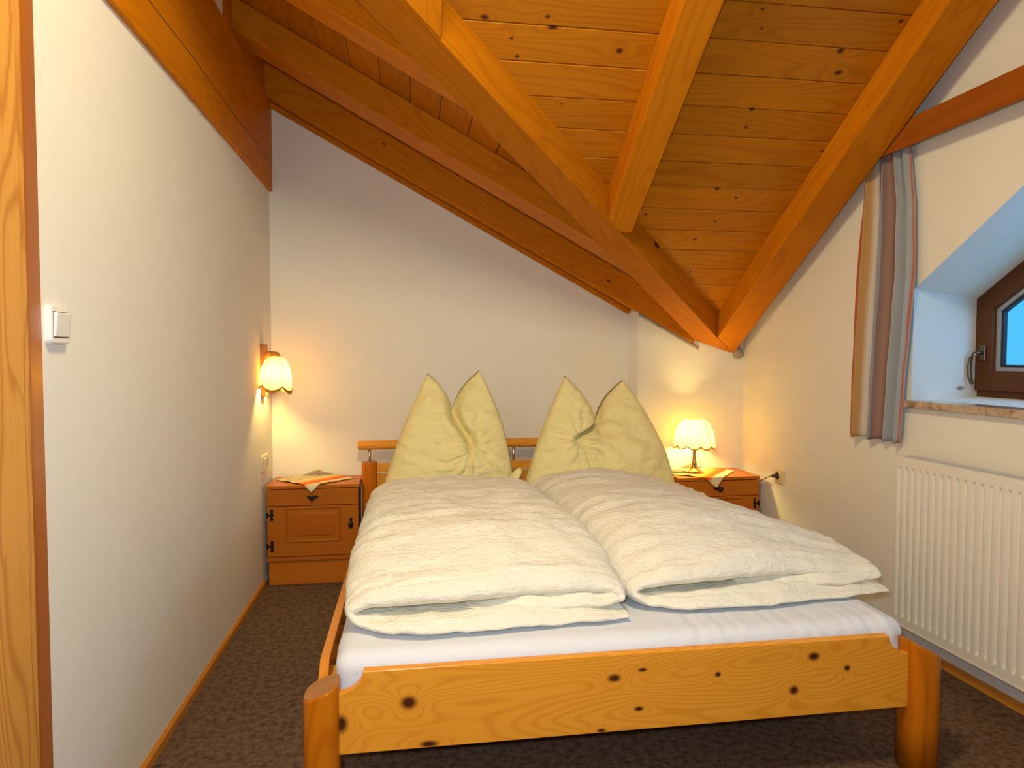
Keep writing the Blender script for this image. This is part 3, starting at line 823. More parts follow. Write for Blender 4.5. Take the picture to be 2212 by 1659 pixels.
# ---------------------------------------------------------------- soft goods
def rbox(x0, x1, y0, y1, z0, z1, r, nx, ny, nzz, disp):
    """rounded box with a dense skin, displaced along its normal"""
    bm = bmesh.new(); idx = {}
    def vert(i, j, k):
        key = (i, j, k)
        if key in idx: return idx[key]
        x = x0+(x1-x0)*i/nx; y = y0+(y1-y0)*j/ny; z = z0+(z1-z0)*k/nzz
        c = Vector((min(max(x, x0+r), x1-r), min(max(y, y0+r), y1-r), min(max(z, z0+r), z1-r)))
        d = Vector((x, y, z))-c
        if d.length > 1e-9: n = d.normalized(); p = c+n*r
        else: n = Vector((0, 0, 1)); p = Vector((x, y, z))
        p = p+n*disp(p, n)
        idx[key] = bm.verts.new(p); return idx[key]
    for i in range(nx):
        for j in range(ny):
            for k in (0, nzz):
                bm.faces.new([vert(i, j, k), vert(i+1, j, k), vert(i+1, j+1, k), vert(i, j+1, k)])
    for i in range(nx):
        for k in range(nzz):
            for j in (0, ny): bm.faces.new([vert(i, j, k), vert(i+1, j, k), vert(i+1, j, k+1), vert(i, j, k+1)])
    for j in range(ny):
        for k in range(nzz):
            for i in (0, nx): bm.faces.new([vert(i, j, k), vert(i, j+1, k), vert(i, j+1, k+1), vert(i, j, k+1)])
    bmesh.ops.recalc_face_normals(bm, faces=bm.faces)
    return bm
def mdisp(p, n):
    d = 0.004*nz(p.x*3, p.y*3, p.z*3)
    # tuck creases of the sheet on the foot face, strongest towards the right
    if p.y < 1.92:
        a = smooth01((p.x-0.55)/0.5)*0.9+0.12
        d += a*0.006*nz(p.x*34+p.z*6, p.z*5, 2.0)+a*0.0055*abs(nz(p.x*17-p.z*9, p.z*3, 7.0))
    if p.x < -0.1: d += 0.005*nz(p.y*7, p.z*9, 5)
    return d
bm = rbox(-0.205, 1.470, 1.783, 3.785, 0.281, 0.432, 0.045, 220, 120, 14, mdisp)
me = bpy.data.meshes.new('mattress'); bm.to_mesh(me); bm.free(); me.materials.append(M_sheet)
for p in me.polygons: p.use_smooth = True
mat_o = bpy.data.objects.new('mattress', me); COL.objects.link(mat_o)
tag(mat_o, 'mattress under a smooth white fitted sheet', 'mattress')

def catmull(pts, n):
    """resample control tuples to n points"""
    out = []; m = len(pts)-1
    for i in range(n):
        t = i/(n-1)*m; k = min(int(t), m-1); f = t-k
        P0 = pts[max(k-1, 0)]; P1_ = pts[k]; P2_ = pts[k+1]; P3 = pts[min(k+2, m)]
        out.append(tuple(0.5*((2*b)+(-a+c)*f+(2*a-5*b+4*c-d)*f*f+(-a+3*b-3*c+d)*f**3) for a, b, c, d in zip(P0, P1_, P2_, P3)))
    return out
def duvet(name, ctrl, head, yh, edges, seed, label):
    """a quilt folded lengthwise: a thick ribbon rolled over both sides, its open ends showing at the foot.
       ctrl rows: (u across 0..1, z, half thickness, y of the foot end)"""
    NS, NY = 120, 96
    cl = catmull(ctrl, NS)
    rows = []
    (xl_f, xr_f), (xl_h, xr_h) = edges
    def pt(i, side, y, yf, d):
        u, z, h, _ = cl[i]
        u0, z0_, _, _ = cl[max(i-1, 0)]; u1, z1__, _, _ = cl[min(i+1, NS-1)]
        W = xr_f-xl_f
        tx, tz = (u1-u0)*W, z1__-z0_; L = math.hypot(tx, tz) or 1e-6
        nx_, nz_ = -tz/L, tx/L
        f = (y-1.85)/(yh-1.85)
        xl, xr = xl_f+(xl_h-xl_f)*f, xr_f+(xr_h-xr_f)*f
        g = 0.56+0.44*smooth01(d/0.34)
        ghead = 1-0.45*smooth01((y-(yh-0.12))/0.12)**2
        edge = math.sqrt(max(0.0, 1-(1-min(1, d/0.045))**2))
        eh = math.sqrt(max(0.0, 1-(1-min(1, (yh-y)/0.05))**2))
        lip = 0.80+0.20*smooth01(d/0.10)
        hh = h*edge*eh*g**0.5*lip
        x = xl+(xr-xl)*u+nx_*hh*side
        zc = 0.436+(z-0.436)*g*ghead
        zz = zc+nz_*hh*side
        up = nz_*side
        # puffs and creases
        X, Y = x+seed*3.1, y+seed*1.7
        amp = 1.0 if d > 0.05 else d/0.05
        big = 0.013*nz(X*3.1, Y*2.6, seed)
        cre = 0.0125*(0.45-abs(nz(X*2.2+Y*1.2, Y*10.0, seed+4)))*2+0.0075*(0.4-abs(nz(X*5-Y*3, Y*22, seed+9)))*2+0.002*nz(X*14, Y*50, seed+2)
        diag = 0.004*(0.4-abs(nz(X*9-Y*6, Y*9+X*5, seed+12)))*2
        # drawn-in creases running off both long sides
        sidef = max(0, 1-min(u, 1-u)/0.16)
        pull = sidef*0.0075*nz(Y*26+X*8, X*3, seed+20)
        dz = (big+cre+diag+pull)*amp
        # little scallops at the open foot end
        if d < 0.12: dz += (1-d/0.12)*(0.009*nz(X*19, i*0.12, seed+31)+0.006*(0.35-abs(nz(X*9+Y*9, i*0.09, seed+37)))*2)
        if d < 0.45: dz += (1-d/0.45)*0.011*(0.30-abs(nz(X*4.2+Y*4.5, Y*3-X*1.5, seed+41)))
        if up > 0.3:
            dz -= 0.0035*min(1.0, d/0.02)*math.exp(-((d-0.040-0.010*nz(X*5, seed))/0.006)**2)
        wt = 1.0 if up > 0.2 else (0.35 if up > -0.2 else 0.12)
        cm_ = min(1.0, d/0.05)
        zz += dz*(wt*cm_+0.7*(1-cm_))*eh
        if abs(up) < 0.9: x += 0.006*nz(Y*9, zz*20, seed+3)*min(1.0, d/0.06)
        return (x, zz)
    ys = []
    for j in range(NY):
        t = j/(NY-1)
        ys.append(t)
    for j, t in enumerate(ys):
        row = []
        for k in range(2*NS):
            if k < NS: i, side = k, 1.0
            else: i, side = 2*NS-1-k, -1.0
            yf = cl[i][3]+0.012*nz(cl[i][0]*7, seed, i*0.05)
            L = yh-yf
            # denser stations at the foot end and the head end
            tt = t
            w_ = 0.12
            if tt < 0.2: dd = (tt/0.2)**2*0.06
            elif tt > 0.94: dd = L-((1-tt)/0.06)**2*0.05
            else: dd = 0.06+(tt-0.2)/0.74*(L-0.11)
            y = yf+dd
            x, z = pt(i, side, y, yf, dd)
            row.append((x, y, max(z, 0.437)))
        rows.append(row)
    m = MB().grid(rows, True)
    n = 2*NS
    o = m.build(name, M_duvet, None, smooth=True)
    tag(o, label, 'duvet', 'duvets'); return o
CT = [  # u, z, h, y foot
 (0.42, 0.520, 0.006, 1.925), (0.60, 0.520, 0.022, 1.915), (0.80, 0.518, 0.028, 1.905), (0.93, 0.520, 0.027, 1.905), (0.975, 0.545, 0.030, 1.91), (0.93, 0.585, 0.040, 1.925), (0.80, 0.600, 0.048, 1.935),
 (0.62, 0.604, 0.050, 1.925), (0.42, 0.604, 0.050, 1.905), (0.22, 0.600, 0.048, 1.90), (0.09, 0.580, 0.042, 1.91), (0.032, 0.528, 0.032, 1.915), (0.07, 0.480, 0.026, 1.895), (0.20, 0.466, 0.027, 1.855), (0.45, 0.465, 0.027, 1.850), (0.70, 0.464, 0.025, 1.862), (0.90, 0.462, 0.022, 1.870), (0.985, 0.458, 0.010, 1.885)]
duvet('duvet', CT, None, 3.22, ((-0.200, 0.655), (-0.192, 0.560)), 1.0, 'pale yellow folded duvet on the left half of the bed')
CT2 = [(u, z-(0.052*smooth01((u-0.35)/0.6) if z > 0.55 else 0.012*u), h*(1-0.12*u), y+0.045+0.05*u) for (u, z, h, y) in CT]
duvet('duvet', CT2, None, 3.34, ((0.662, 1.610), (0.575, 1.318)), 5.0, 'pale yellow folded duvet on the right half of the bed, nearer the radiator')

def pillow(px_peaks, px_valley, px_bl, px_br, px_chop, seed, label, y_plane=3.47):
    """plump square pillow stood on its edge, its top struck in so two ears stand up; corner points taken where the photo has them"""
    def W(px, lean=0.0):
        p = uq(px, y_plane+lean); return p
    BL, BR = W(px_bl, -0.03), W(px_br, -0.03)
    P1_, P2_ = W(px_peaks[0], 0.10), W(px_peaks[1], 0.12)
    V = W(px_valley, 0.10); K = W(px_chop, 0.0)
    NU, NV = 84, 84
    T = 0.135
    def bez(a, b, bulge, t):
        m_ = (a+b)/2+bulge
        return a*(1-t)**2+m_*2*t*(1-t)+b*t*t
    def top(u):
        if u < 0.5:
            t = u/0.5; return P1_.lerp(V, t)+Vector((0.018, 0, 0.010))*math.sin(PI*t)
        t = (u-0.5)/0.5; return V.lerp(P2_, t)+Vector((-0.018, 0, 0.010))*math.sin(PI*t)
    def mid(u, v):
        L = bez(BL, P1_, Vector((-0.050, 0, 0)), v); R = bez(BR, P2_, Vector((0.085, 0, 0.03)), v)
        B = bez(BL, BR, Vector((0, 0, -0.03)), u); Tt = top(u)
        return (L*(1-u)+R*u)+(B*(1-v)+Tt*v)-(BL*(1-u)*(1-v)+BR*u*(1-v)+P1_*(1-u)*v+P2_*u*v)
    rows_f = []
    pts = {}
    for side in (-1, 1):
        for j in range(NV+1):
            for i in range(NU+1):
                u, v = i/NU, j/NV
                p = mid(u, v)
                bu = max(0.0, 4*u*(1-u)); bv = max(0.0, 4*v*(1-v))
                th = T*(bu**0.42)*(bv**0.36)*(1.12-0.40*v)
                # the blow: a trough from the notch down to the chop point
                dx = p.x-(K.x+(V.x-K.x)*smooth01((p.z-K.z)/max(0.02, V.z-K.z)))
                hgt = smooth01((p.z-K.z+0.06)/0.10)
                trough = math.exp(-(dx/0.026)**2)*hgt
                lobe = smooth01((dx+0.03)/0.06)
                th *= (1-0.80*trough)
                y = p.y+side*th
                if side < 0:
                    y += hgt*(0.055*lobe)*(bu**0.5)*v
                    # creases fan out of the chop point
                    r = math.hypot(p.x-K.x, p.z-K.z); a = math.atan2(p.z-K.z, p.x-K.x)
                    fan = math.sin(a*11+3*nz(a*2, seed, r*4)+seed)*0.0085*math.exp(-((r-0.07)/0.075)**2)
                    fan += math.sin(a*17+r*30+seed*2)*0.004*math.exp(-((r-0.15)/0.09)**2)
                    y -= fan*(bu*bv)**0.25
                    y -= 1.5*(0.010*nz(p.x*5, p.z*5, seed)+0.009*(0.35-abs(nz(p.x*6+p.z*4, p.z*13, seed+2)))*2*(0.3+v)+0.007*(0.3-abs(nz(p.x*9-p.z*12, p.z*10+p.x*9, seed+8)))*2*v+0.0055*nz(p.x*16, p.z*38, seed+5)+0.0075*(0.35-abs(nz(p.x*13+p.z*6, p.z*24-p.x*6, seed+15)))*v)*(bu*bv)**0.25
                pts[(side, i, j)] = (p.x, y, p.z)
    m = MB()
    def vid(side, i, j):
        if side > 0 and (i in (0, NU) or j in (0, NV)): side = -1
        return index[(side, i, j)]
    index = {}
    for key, co in pts.items():
        if key[0] > 0 and (key[1] in (0, NU) or key[2] in (0, NV)): continue
        index[key] = len(m.v); m.v.append(co)
    for side in (-1, 1):
        for j in range(NV):
            for i in range(NU):
                m.f.append((vid(side, i, j), vid(side, i+1, j), vid(side, i+1, j+1), vid(side, i, j+1)))
    o = m.build('pillow', M_pillow, None, smooth=True)
    tag(o, label, 'pillow', 'pillows')
    return o
pillow(((924, 806), (1035, 800)), (977, 884), (815, 1105), (1112, 1088), (1018, 968), 1.3, 'plump yellow two-pointed pillow standing on the left half of the bed')
pr = pillow(((1220, 812), (1345, 821)), (1288, 907), (1122, 1095), (1462, 1062), (1247, 948), 4.1, 'plump yellow two-pointed pillow on the right half of the bed, beside the lit table lamp')
# loose corner of the right pillowcase poking out below
pc = uq((1112, 1030), 3.36)
m = MB(); rows = []
for j in range(9):
    t = j/8; rr = 0.034*math.sin(PI*(0.12+0.80*t))
    c = Vector((pc.x-0.020+0.045*t, pc.y+0.02*t, pc.z-0.045+0.085*t))
    rows.append([(c.x+rr*math.cos(a)*(1.0+0.15*math.sin(3*a)), c.y+rr*0.8*math.sin(a), c.z+0.35*rr*math.sin(a+1)) for a in [2*PI*i/14 for i in range(14)]])
m.grid(rows, True); m.f.append(tuple(range(14))); m.f.append(tuple(range(8*14, 9*14)))
m.build('pillowcase_corner', M_pillow, pr, smooth=True)

# ---------------------------------------------------------------- bedside cabinets
def fleur(cx, cz, L, horizontal):
    """little wrought plate: a bar with a leaf-shaped tip at each end (2-D outline)"""
    pts = []
    prof = [(0.0, 0.0095), (0.20, 0.0085), (0.30, 0.0035), (0.42, 0.003), (0.50, 0.008), (0.58, 0.0035), (0.66, 0.0095), (0.78, 0.0075), (0.86, 0.002), (1.0, 0.0005)]
    up = [(s*L/2, w) for s, w in prof]
    ring_ = [(a, w) for a, w in up]+[(a, -w) for a, w in reversed(up)]+[(-a, -w) for a, w in up[1:]]+[(-a, w) for a, w in reversed(up[1:])]
    out = []
    for a, w_ in ring_: out.append((cx+a, cz+w_) if horizontal else (cx+w_, cz+a))
    return out
def plate(poly, yf, t=0.0022):
    m = MB(); n = len(poly); cx = sum(p[0] for p in poly)/n; cz = sum(p[1] for p in poly)/n
    vs = [(p[0], yf, p[1]) for p in poly]+[(p[0], yf-t, p[1]) for p in poly]+[(cx, yf-t*1.3, cz)]
    fs = [(i, (i+1) % n, (i+1) % n+n, i+n) for i in range(n)]+[(i+n, (i+1) % n+n, 2*n) for i in range(n)]
    return m.add(vs, fs)
def cabinet(x0, x1, yf, yb, hinge, label):
    """front faces -Y; hinge = -1 (left) or +1 (right)"""
    c = thing('bedside_cabinet', ((x0+x1)/2, (yf+yb)/2, 0), label, 'cabinet', 'bedside cabinets')
    O = Vector(((x0+x1)/2, (yf+yb)/2, 0))
    def bp(mb, name, mat, parent=None, **k):
        o = mb.build(name, mat, parent or c, **k)
        for v in o.data.vertices: v.co = v.co-O
        return o
    B = 0.018
    bp(MB().box(x0+0.010, x0+0.026, yf+0.020, yb, 0.0, 0.515).box(x1-0.026, x1-0.010, yf+0.020, yb, 0.0, 0.515).box(x0+0.026, x1-0.026, yb-0.008, yb, 0, 0.515).box(x0+0.026, x1-0.026, yf+0.020, yb-0.008, 0.135, 0.150), 'carcass', M_stand, bevel=0.001)
    bp(MB().box(x0, x1, yf-0.002, yb, 0.517, 0.5355), 'cabinet_top', M_stand, bevel=0.002)
    dr = bp(MB().box(x0+0.006, x1-0.006, yf, yf+0.018, 0.426, 0.5135), 'drawer', M_stand, bevel=0.0015)
    bp(MB().box(x0+0.003, x1-0.003, yf-0.010, yf+0.020, 0.131, 0.1505), 'ledge', M_stand, bevel=0.003)
    bp(MB().box(x0+0.011, x1-0.011, yf+0.006, yf+0.020, 0.0, 0.131), 'plinth', M_stand, bevel=0.001)
    do = bp(MB().box(x0+0.006, x1-0.006, yf, yf+0.018, 0.1535, 0.4225), 'door', M_stand, bevel=0.0015)
    # raised field with mitred moulding
    ix0, ix1, iz0, iz1 = (x0+0.099, x1-0.097, 0.2285, 0.4185) if hinge < 0 else (x0+0.097, x1-0.099, 0.2285, 0.4185)
    m = MB(); rr = []
    for d, dy in ((0, 0.0), (0.002, -0.005), (0.006, -0.0065), (0.011, -0.004), (0.015, 0.001)):
        rr.append([(ix0+d, yf+dy, iz0+d), (ix1-d, yf+dy, iz0+d), (ix1-d, yf+dy, iz1-d), (ix0+d, yf+dy, iz1-d)])
    m.grid(rr, True); bp(m, 'moulding', M_stand, do)
    # cathedral veneer field: a shallow raised panel
    m = MB(); rr = []
    for d, dy in ((0.030, -0.0002), (0.040, -0.0035), (0.05, -0.0038)):
        rr.append([(ix0+d, yf+dy, iz0+d), (ix1-d-0.012, yf+dy, iz0+d), (ix1-d, yf+dy, iz0+d+0.012), (ix1-d, yf+dy, iz1-d-0.012), (ix1-d-0.012, yf+dy, iz1-d), (ix0+d, yf+dy, iz1-d)])
    m.grid(rr, True); m.f.append(tuple(range(12, 18)))
    bp(m, 'raised_field', M_field, do)
    # pulls
    def pull(px, pz, horiz, par):
        pl_ = bp(plate(fleur(px, pz, 0.066, horiz), yf), 'pull_plate', M_iron, par)
        m = MB(); rows = []
        for r, dy in ((0.0055, 0.0), (0.004, -0.008), (0.009, -0.013), (0.0135, -0.018), (0.0135, -0.023), (0.009, -0.028), (0.003, -0.030)):
            rows.append([(px+r*math.cos(a), yf+dy, pz-0.002+r*math.sin(a)) for a in [2*PI*i/18 for i in range(18)]])
        m.grid(rows, True); m.f.append(tuple(range(108, 126)))
        bp(m, 'knob', M_iron, par, smooth=True)
    pull((x0+x1)/2-0.002, 0.470, True, dr)
    pull(x1-0.045 if hinge < 0 else x0+0.045, 0.323, False, do)
    # wrought hinges: vertical leaf with a strap to the edge
    for hz_ in (0.379, 0.211):
        hx = x0+0.030 if hinge < 0 else x1-0.030
        ex = x0+0.004 if hinge < 0 else x1-0.004
        m = plate(fleur(hx, hz_, 0.070, False), yf, 0.0024)
        a, b_ = sorted((hx, ex))
        m.box(a, b_, yf-0.0028, yf, hz_-0.0055, hz_+0.0055)
        m.box(a+0.002 if hinge < 0 else b_-0.010, a+0.008 if hinge < 0 else b_-0.004, yf-0.003, yf, hz_-0.013, hz_+0.013)
        m.box(ex-0.0025, ex+0.0025, yf-0.004, yf, hz_-0.015, hz_+0.015)
        bp(m, 'hinge', M_iron, do)
    return c
M_field = wood('veneer_field', (0.44, 0.115, 0.008), (0.30, 0.070, 0.005), auto=0.0, ring_amt=0.25, ringf=12, rough=0.3)
cabinet(-0.764, -0.279, 3.675, 3.952, -1, 'alder bedside cabinet on the left of the bed, in the corner under the wall lamp')
cabinet(1.492, 1.988, 3.582, 3.876, 1, 'alder bedside cabinet on the right of the bed, under the table lamp')

def runner(cx, cy, half, rot, yfront, yback, x_lo, x_hi, ztop, seed, label, stripe_rot=0.0, rearm=True):
    n = 40; rows = []; uvs = []
    for j in range(n+1):
        row = []
        for i in range(n+1):
            a = (i/n-0.5)*2*half; b_ = (j/n-0.5)*2*half
            x = cx+a*math.cos(rot)-b_*math.sin(rot); y = cy+a*math.sin(rot)+b_*math.cos(rot)
            z = ztop+0.0022+0.0025*max(0, nz(x*14, y*14, seed))+0.0012
            edge = max(abs(a), abs(b_))/half
            if edge > 0.86: z += 0.004*max(0, nz(x*22, y*22, seed+3))*(edge-0.86)/0.14*2
            if y > yback-0.006:
                ov = y-(yback-0.006); y = yback-0.006-0.25*ov; z += ov*0.35
            if y < yfront-0.006:
                ov = (yfront-0.006)-y
                z -= ov*0.92; y = yfront-0.006-0.35*ov
            row.append((x, y, z)); uvs.append((j/n, i/n))
        rows.append(row)
    o = MB().grid(rows).build('cloth', M_runner, None, smooth=True, uvs=uvs)
    md = o.modifiers.new('solid', 'SOLIDIFY'); md.thickness = 0.0014
    tag(o, label, 'cloth', 'striped cloths on the bedside cabinets'); return o
runner(-0.530, 3.838, 0.152, math.radians(46), 3.673, 3.955, -0.764, -0.279, 0.5355, 2.0, 'orange and cream striped cloth laid cornerwise on the left bedside cabinet')
runner(1.695, 3.736, 0.160, math.radians(49), 3.580, 3.878, 1.49, 1.99, 0.5355, 7.0, 'orange and cream striped cloth laid cornerwise under the table lamp')

# ---------------------------------------------------------------- table lamp
LX, LY, LZ = 1.650, 3.725, 0.5415
lamp = thing('table_lamp', (LX, LY, LZ), 'small lit table lamp with a cream scalloped shade on a brass foot', 'lamp')
prof = [(0.0, 0.0), (0.052, 0.0), (0.055, 0.003), (0.052, 0.007), (0.043, 0.010), (0.030, 0.019), (0.021, 0.034), (0.0155, 0.055), (0.0115, 0.080), (0.0090, 0.110), (0.0085, 0.150), (0.011, 0.155), (0.011, 0.163), (0.006, 0.165), (0.006, 0.20), (0.0, 0.20)]
MB().lathe(prof, n=36).build('lamp_base', M_brass, lamp, smooth=True)
def dome(theta, t, R, top_r, zb, zt_, lobes, sc, pw=1.12):
    if lobes == 5: pw = 1.15
    """t 0 = rim .. 1 = crown; lobes gores with scalloped rim"""
    ph = abs(math.sin(theta*lobes/2))            # 0 at a rib, 1 mid-gore
    prof_r = top_r+(R-top_r)*math.cos(t*PI/2)**pw
    r = prof_r*(1-0.045*(1-ph)*(1-t))
    z = zb+(zt_-zb)*math.sin(t*PI/2)**1.0-sc*ph**0.8*(1-t)**3
    return (r*math.cos(theta), r*math.sin(theta), z)
def make_shade(lobes, R, top_r, zb, zt_, sc, phase, mat, rimmat, par, rib_r, rim_r, name='lamp_shade'):
    n = lobes*10; rows = []
    for j in range(19):
        t = j/18
        rows.append([dome(2*PI*i/n+0.0, t, R, top_r, zb, zt_, lobes, sc) for i in range(n)])
    rot = Matrix.Rotation(phase, 4, 'Z')
    sh = MB().grid(rows, True).build(name, mat, par, smooth=True)
    for v in sh.data.vertices: v.co = rot @ v.co
    rm = MB()
    loopp = [rot @ Vector(dome(2*PI*i/(n*1), 0, R+0.001, top_r, zb, zt_, lobes, sc)) for i in range(n)]
    pts = loopp+[loopp[0], loopp[1]]
    rm.tube(pts, rim_r, 8, caps=False)
    rm.build('shade_trim', rimmat, sh, smooth=True)
    rb = MB()
    for k in range(lobes):
        th = 2*PI*k/lobes
        rb.tube([rot @ Vector(dome(th, t/12, R+0.0008, top_r, zb, zt_, lobes, sc)) for t in range(13)], rib_r, 6)
    rb.build('shade_rib', rimmat, sh, smooth=True)
    return sh, rot
LZ0, LZ1 = 0.166, 0.316
sh, rot = make_shade(10, 0.121, 0.045, LZ0, LZ1, 0.018, 0.20, M_shade, M_trim, lamp, 0.0011, 0.0036)
# printed winter tree on one gore
tre = MB()
def on_shade(ang, t): return Vector(dome(ang, t, 0.1222, 0.0455, LZ0, LZ1, 10, 0.018))
rnt = random.Random(5)
def twig(ang, t, da, dt, w_, depth):
    seg = 4; pts = []
    for i in range(seg+1):
        a = ang+da*i/seg+0.01*rnt.uniform(-1, 1)*(i > 0); tt = t+dt*i/seg
        pts.append(rot @ (on_shade(a-0.20+0.20, min(0.95, tt))*1.004))
    tre.tube(pts, w_, 5)
    if depth > 0:
        for _ in range(3):
            f = rnt.uniform(0.35, 1.0)
            twig(ang+da*f, t+dt*f, da*0.4+rnt.uniform(-0.20, 0.20), dt*0.35+rnt.uniform(0.0, 0.10), w_*0.62, depth-1)
TA = -PI/2-0.20+0.38
twig(TA, 0.01, 0.0, 0.30, 0.0011, 0)
for da, dt in ((-0.02, 0.42), (0.20, 0.22), (-0.20, 0.22), (0.30, 0.12), (-0.34, 0.10), (0.10, 0.34), (-0.11, 0.34)):
    twig(TA, 0.26, da, dt, 0.0008, 2)
tre.build('tree_print', M_trim, sh)
wr_ = MB()
for k in range(3):
    a = 2*PI*k/3
    wr_.tube([(0.006*math.cos(a), 0.006*math.sin(a), 0.19), (0.045*math.cos(a), 0.045*math.sin(a), LZ1)], 0.0012, 5)
wr_.tube([(0.047*math.cos(2*PI*i/24), 0.047*math.sin(2*PI*i/24), LZ1) for i in range(26)], 0.0012, 5, False)
wr_.build('shade_carrier', M_brass, lamp)
MB().lathe([(0.0, 0.0), (0.010, 0.004), (0.014, 0.016), (0.018, 0.034), (0.015, 0.050), (0.006, 0.058), (0.0, 0.059)], c=(0, 0, 0.200), n=18).build('bulb', M_bulb, lamp, smooth=True)
# cord: loop on the cabinet top, then down behind and up to the wall socket
cp = [(-0.050, 0.004, 0.006), (-0.090, 0.012, 0.007), (-0.140, 0.008, 0.0075), (-0.168, -0.012, 0.0075), (-0.150, -0.034, 0.0075), (-0.105, -0.040, 0.0075), (-0.055, -0.058, 0.0095), (0.0, -0.075, 0.010)]
cp = [(p[0], p[1], p[2]+0.0015) for p in catmull(cp, 40)]
MB().tube(cp, 0.0024, 8).build('cord', M_cord, lamp, smooth=True)
MB().box(-0.078, -0.048, -0.058, -0.047, 0.006, 0.013).build('cord_switch', M_cord, lamp, bevel=0.003)
sk = uq((1676, 1029), 3.50)
plug_w = Vector((wx(3.47)-0.030, 3.47, 0.556))
c2_ = [(0.348, 0.125, -0.28), (0.350, 0.06, -0.10), (0.347, -0.02, -0.055), (0.352, -0.10, -0.030)]
tail = [tuple(Vector((2.004, 3.80, 0.25))-Vector((LX, LY, LZ))), tuple(Vector((2.004, 3.70, 0.40))-Vector((LX, LY, LZ))), tuple(Vector((1.998, 3.62, 0.490))-Vector((LX, LY, LZ))), tuple(Vector((1.992, 3.54, 0.527))-Vector((LX, LY, LZ))), tuple(Vector((1.992, 3.478, 0.553))-Vector((LX, LY, LZ)))]
MB().tube(catmull(tail, 30), 0.0026, 8).build('cord', M_cord, lamp, smooth=True)
pg = Vector((wx(3.47), 3.47, 0.556))-Vector((LX, LY, LZ))
MB().tube([pg+Vector((-0.044, 0, 0)), pg+Vector((-0.038, 0, 0)), pg+Vector((-0.022, 0, 0)), pg+Vector((-0.012, 0, 0)), pg+Vector((-0.006, 0, 0))], [0.005, 0.009, 0.011, 0.017, 0.017], 16).build('plug', M_cord, lamp, smooth=True)

# wall socket on the right wall
so = thing('wall_socket', (wx(3.455), 3.455, 0.554), 'cream wall socket with the lamp plug in it, on the right wall', 'socket', rotz=math.atan(WA))
m = MB().box(-0.010, 0.0, -0.041, 0.041, -0.041, 0.041)
so_f = m.build('frame', M_cream, so, bevel=0.004)
m = MB(); rows = []
for r, x in ((0.030, -0.0102), (0.028, -0.0125), (0.0225, -0.0125), (0.0215, -0.0110)):
    rows.append([(x, 0.015+r*math.cos(a), r*math.sin(a)) for a in [2*PI*i/28 for i in range(28)]])
m.grid(rows, True).build('socket_ring', M_cream, so, smooth=True)
MB().add([(-0.0108, 0.015+0.0215*math.cos(2*PI*i/28), 0.0215*math.sin(2*PI*i/28)) for i in range(28)], [tuple(range(28))]).build('socket_well', M_slot, so)

# ---------------------------------------------------------------- left wall fittings
sw = thing('light_switch', (XL, 1.622, 1.290), 'white rocker light switch on the left wall', 'switch')
def soft_plate(x1, hy_, hz_, r, m=None, cy=0, cz=0, x0=0.0):
    m = m or MB(); rows = []
    for k, x in ((1.0, x0), (1.0, x0+(x1-x0)*0.35), (0.975, x0+(x1-x0)*0.75), (0.93, x1), (0.5, x1+0.0004)):
        row = []
        for q in range(4):
            sy, sz = ((1, 1), (-1, 1), (-1, -1), (1, -1))[q]
            for i in range(6):
                a = PI/2*q+PI/2*i/5
                row.append((x, cy+k*(sy*(hy_-r))+r*k*math.cos(a), cz+k*(sz*(hz_-r))+r*k*math.sin(a)))
        rows.append(row)
    m.grid(rows, True); m.f.append(tuple(range(4*24, 5*24))); return m
soft_plate(0.0135, 0.0415, 0.0425, 0.011).build('frame', M_white, sw, smooth=False, bevel=0.0015)
rk = MB().add([(0.010, -0.030, -0.0275), (0.010, 0.030, -0.0275), (0.010, 0.030, 0.0275), (0.010, -0.030, 0.0275),
               (0.0165, -0.029, -0.0265), (0.0165, 0.029, -0.0265), (0.0225, 0.029, 0.0265), (0.0225, -0.029, 0.0265)],
              [(0, 1, 2, 3), (4, 5, 6, 7), (0, 1, 5, 4), (1, 2, 6, 5), (2, 3, 7, 6), (3, 0, 4, 7)])
rk.build('rocker', M_white, sw, bevel=0.003)
MB().box(0.0134, 0.0139, -0.0315, 0.0315, -0.029, 0.029).build('rocker_gap', M_slot, sw)

cb_ = thing('switch_and_socket', (XL, 3.727, 0.655), 'cream double plate with a switch and a narrow socket by the left bedside cabinet', 'socket')
soft_plate(0.011, 0.078, 0.0425, 0.006).build('frame', M_cream, cb_, bevel=0.001)
MB().add([(0.010, -0.066, -0.028), (0.010, -0.012, -0.028), (0.010, -0.012, 0.028), (0.010, -0.066, 0.028),
          (0.016, -0.065, -0.027), (0.016, -0.013, -0.027), (0.020, -0.013, 0.027), (0.020, -0.065, 0.027)],
         [(0, 1, 2, 3), (4, 5, 6, 7), (0, 1, 5, 4), (1, 2, 6, 5), (2, 3, 7, 6), (3, 0, 4, 7)]).build('rocker', M_cream, cb_, bevel=0.002)
MB().box(0.0108, 0.0125, 0.000, 0.012, -0.022, 0.020).build('socket_slot', M_slot, cb_)
MB().box(0.0108, 0.0125, 0.038, 0.050, -0.022, 0.020).build('socket_slot', M_slot, cb_)

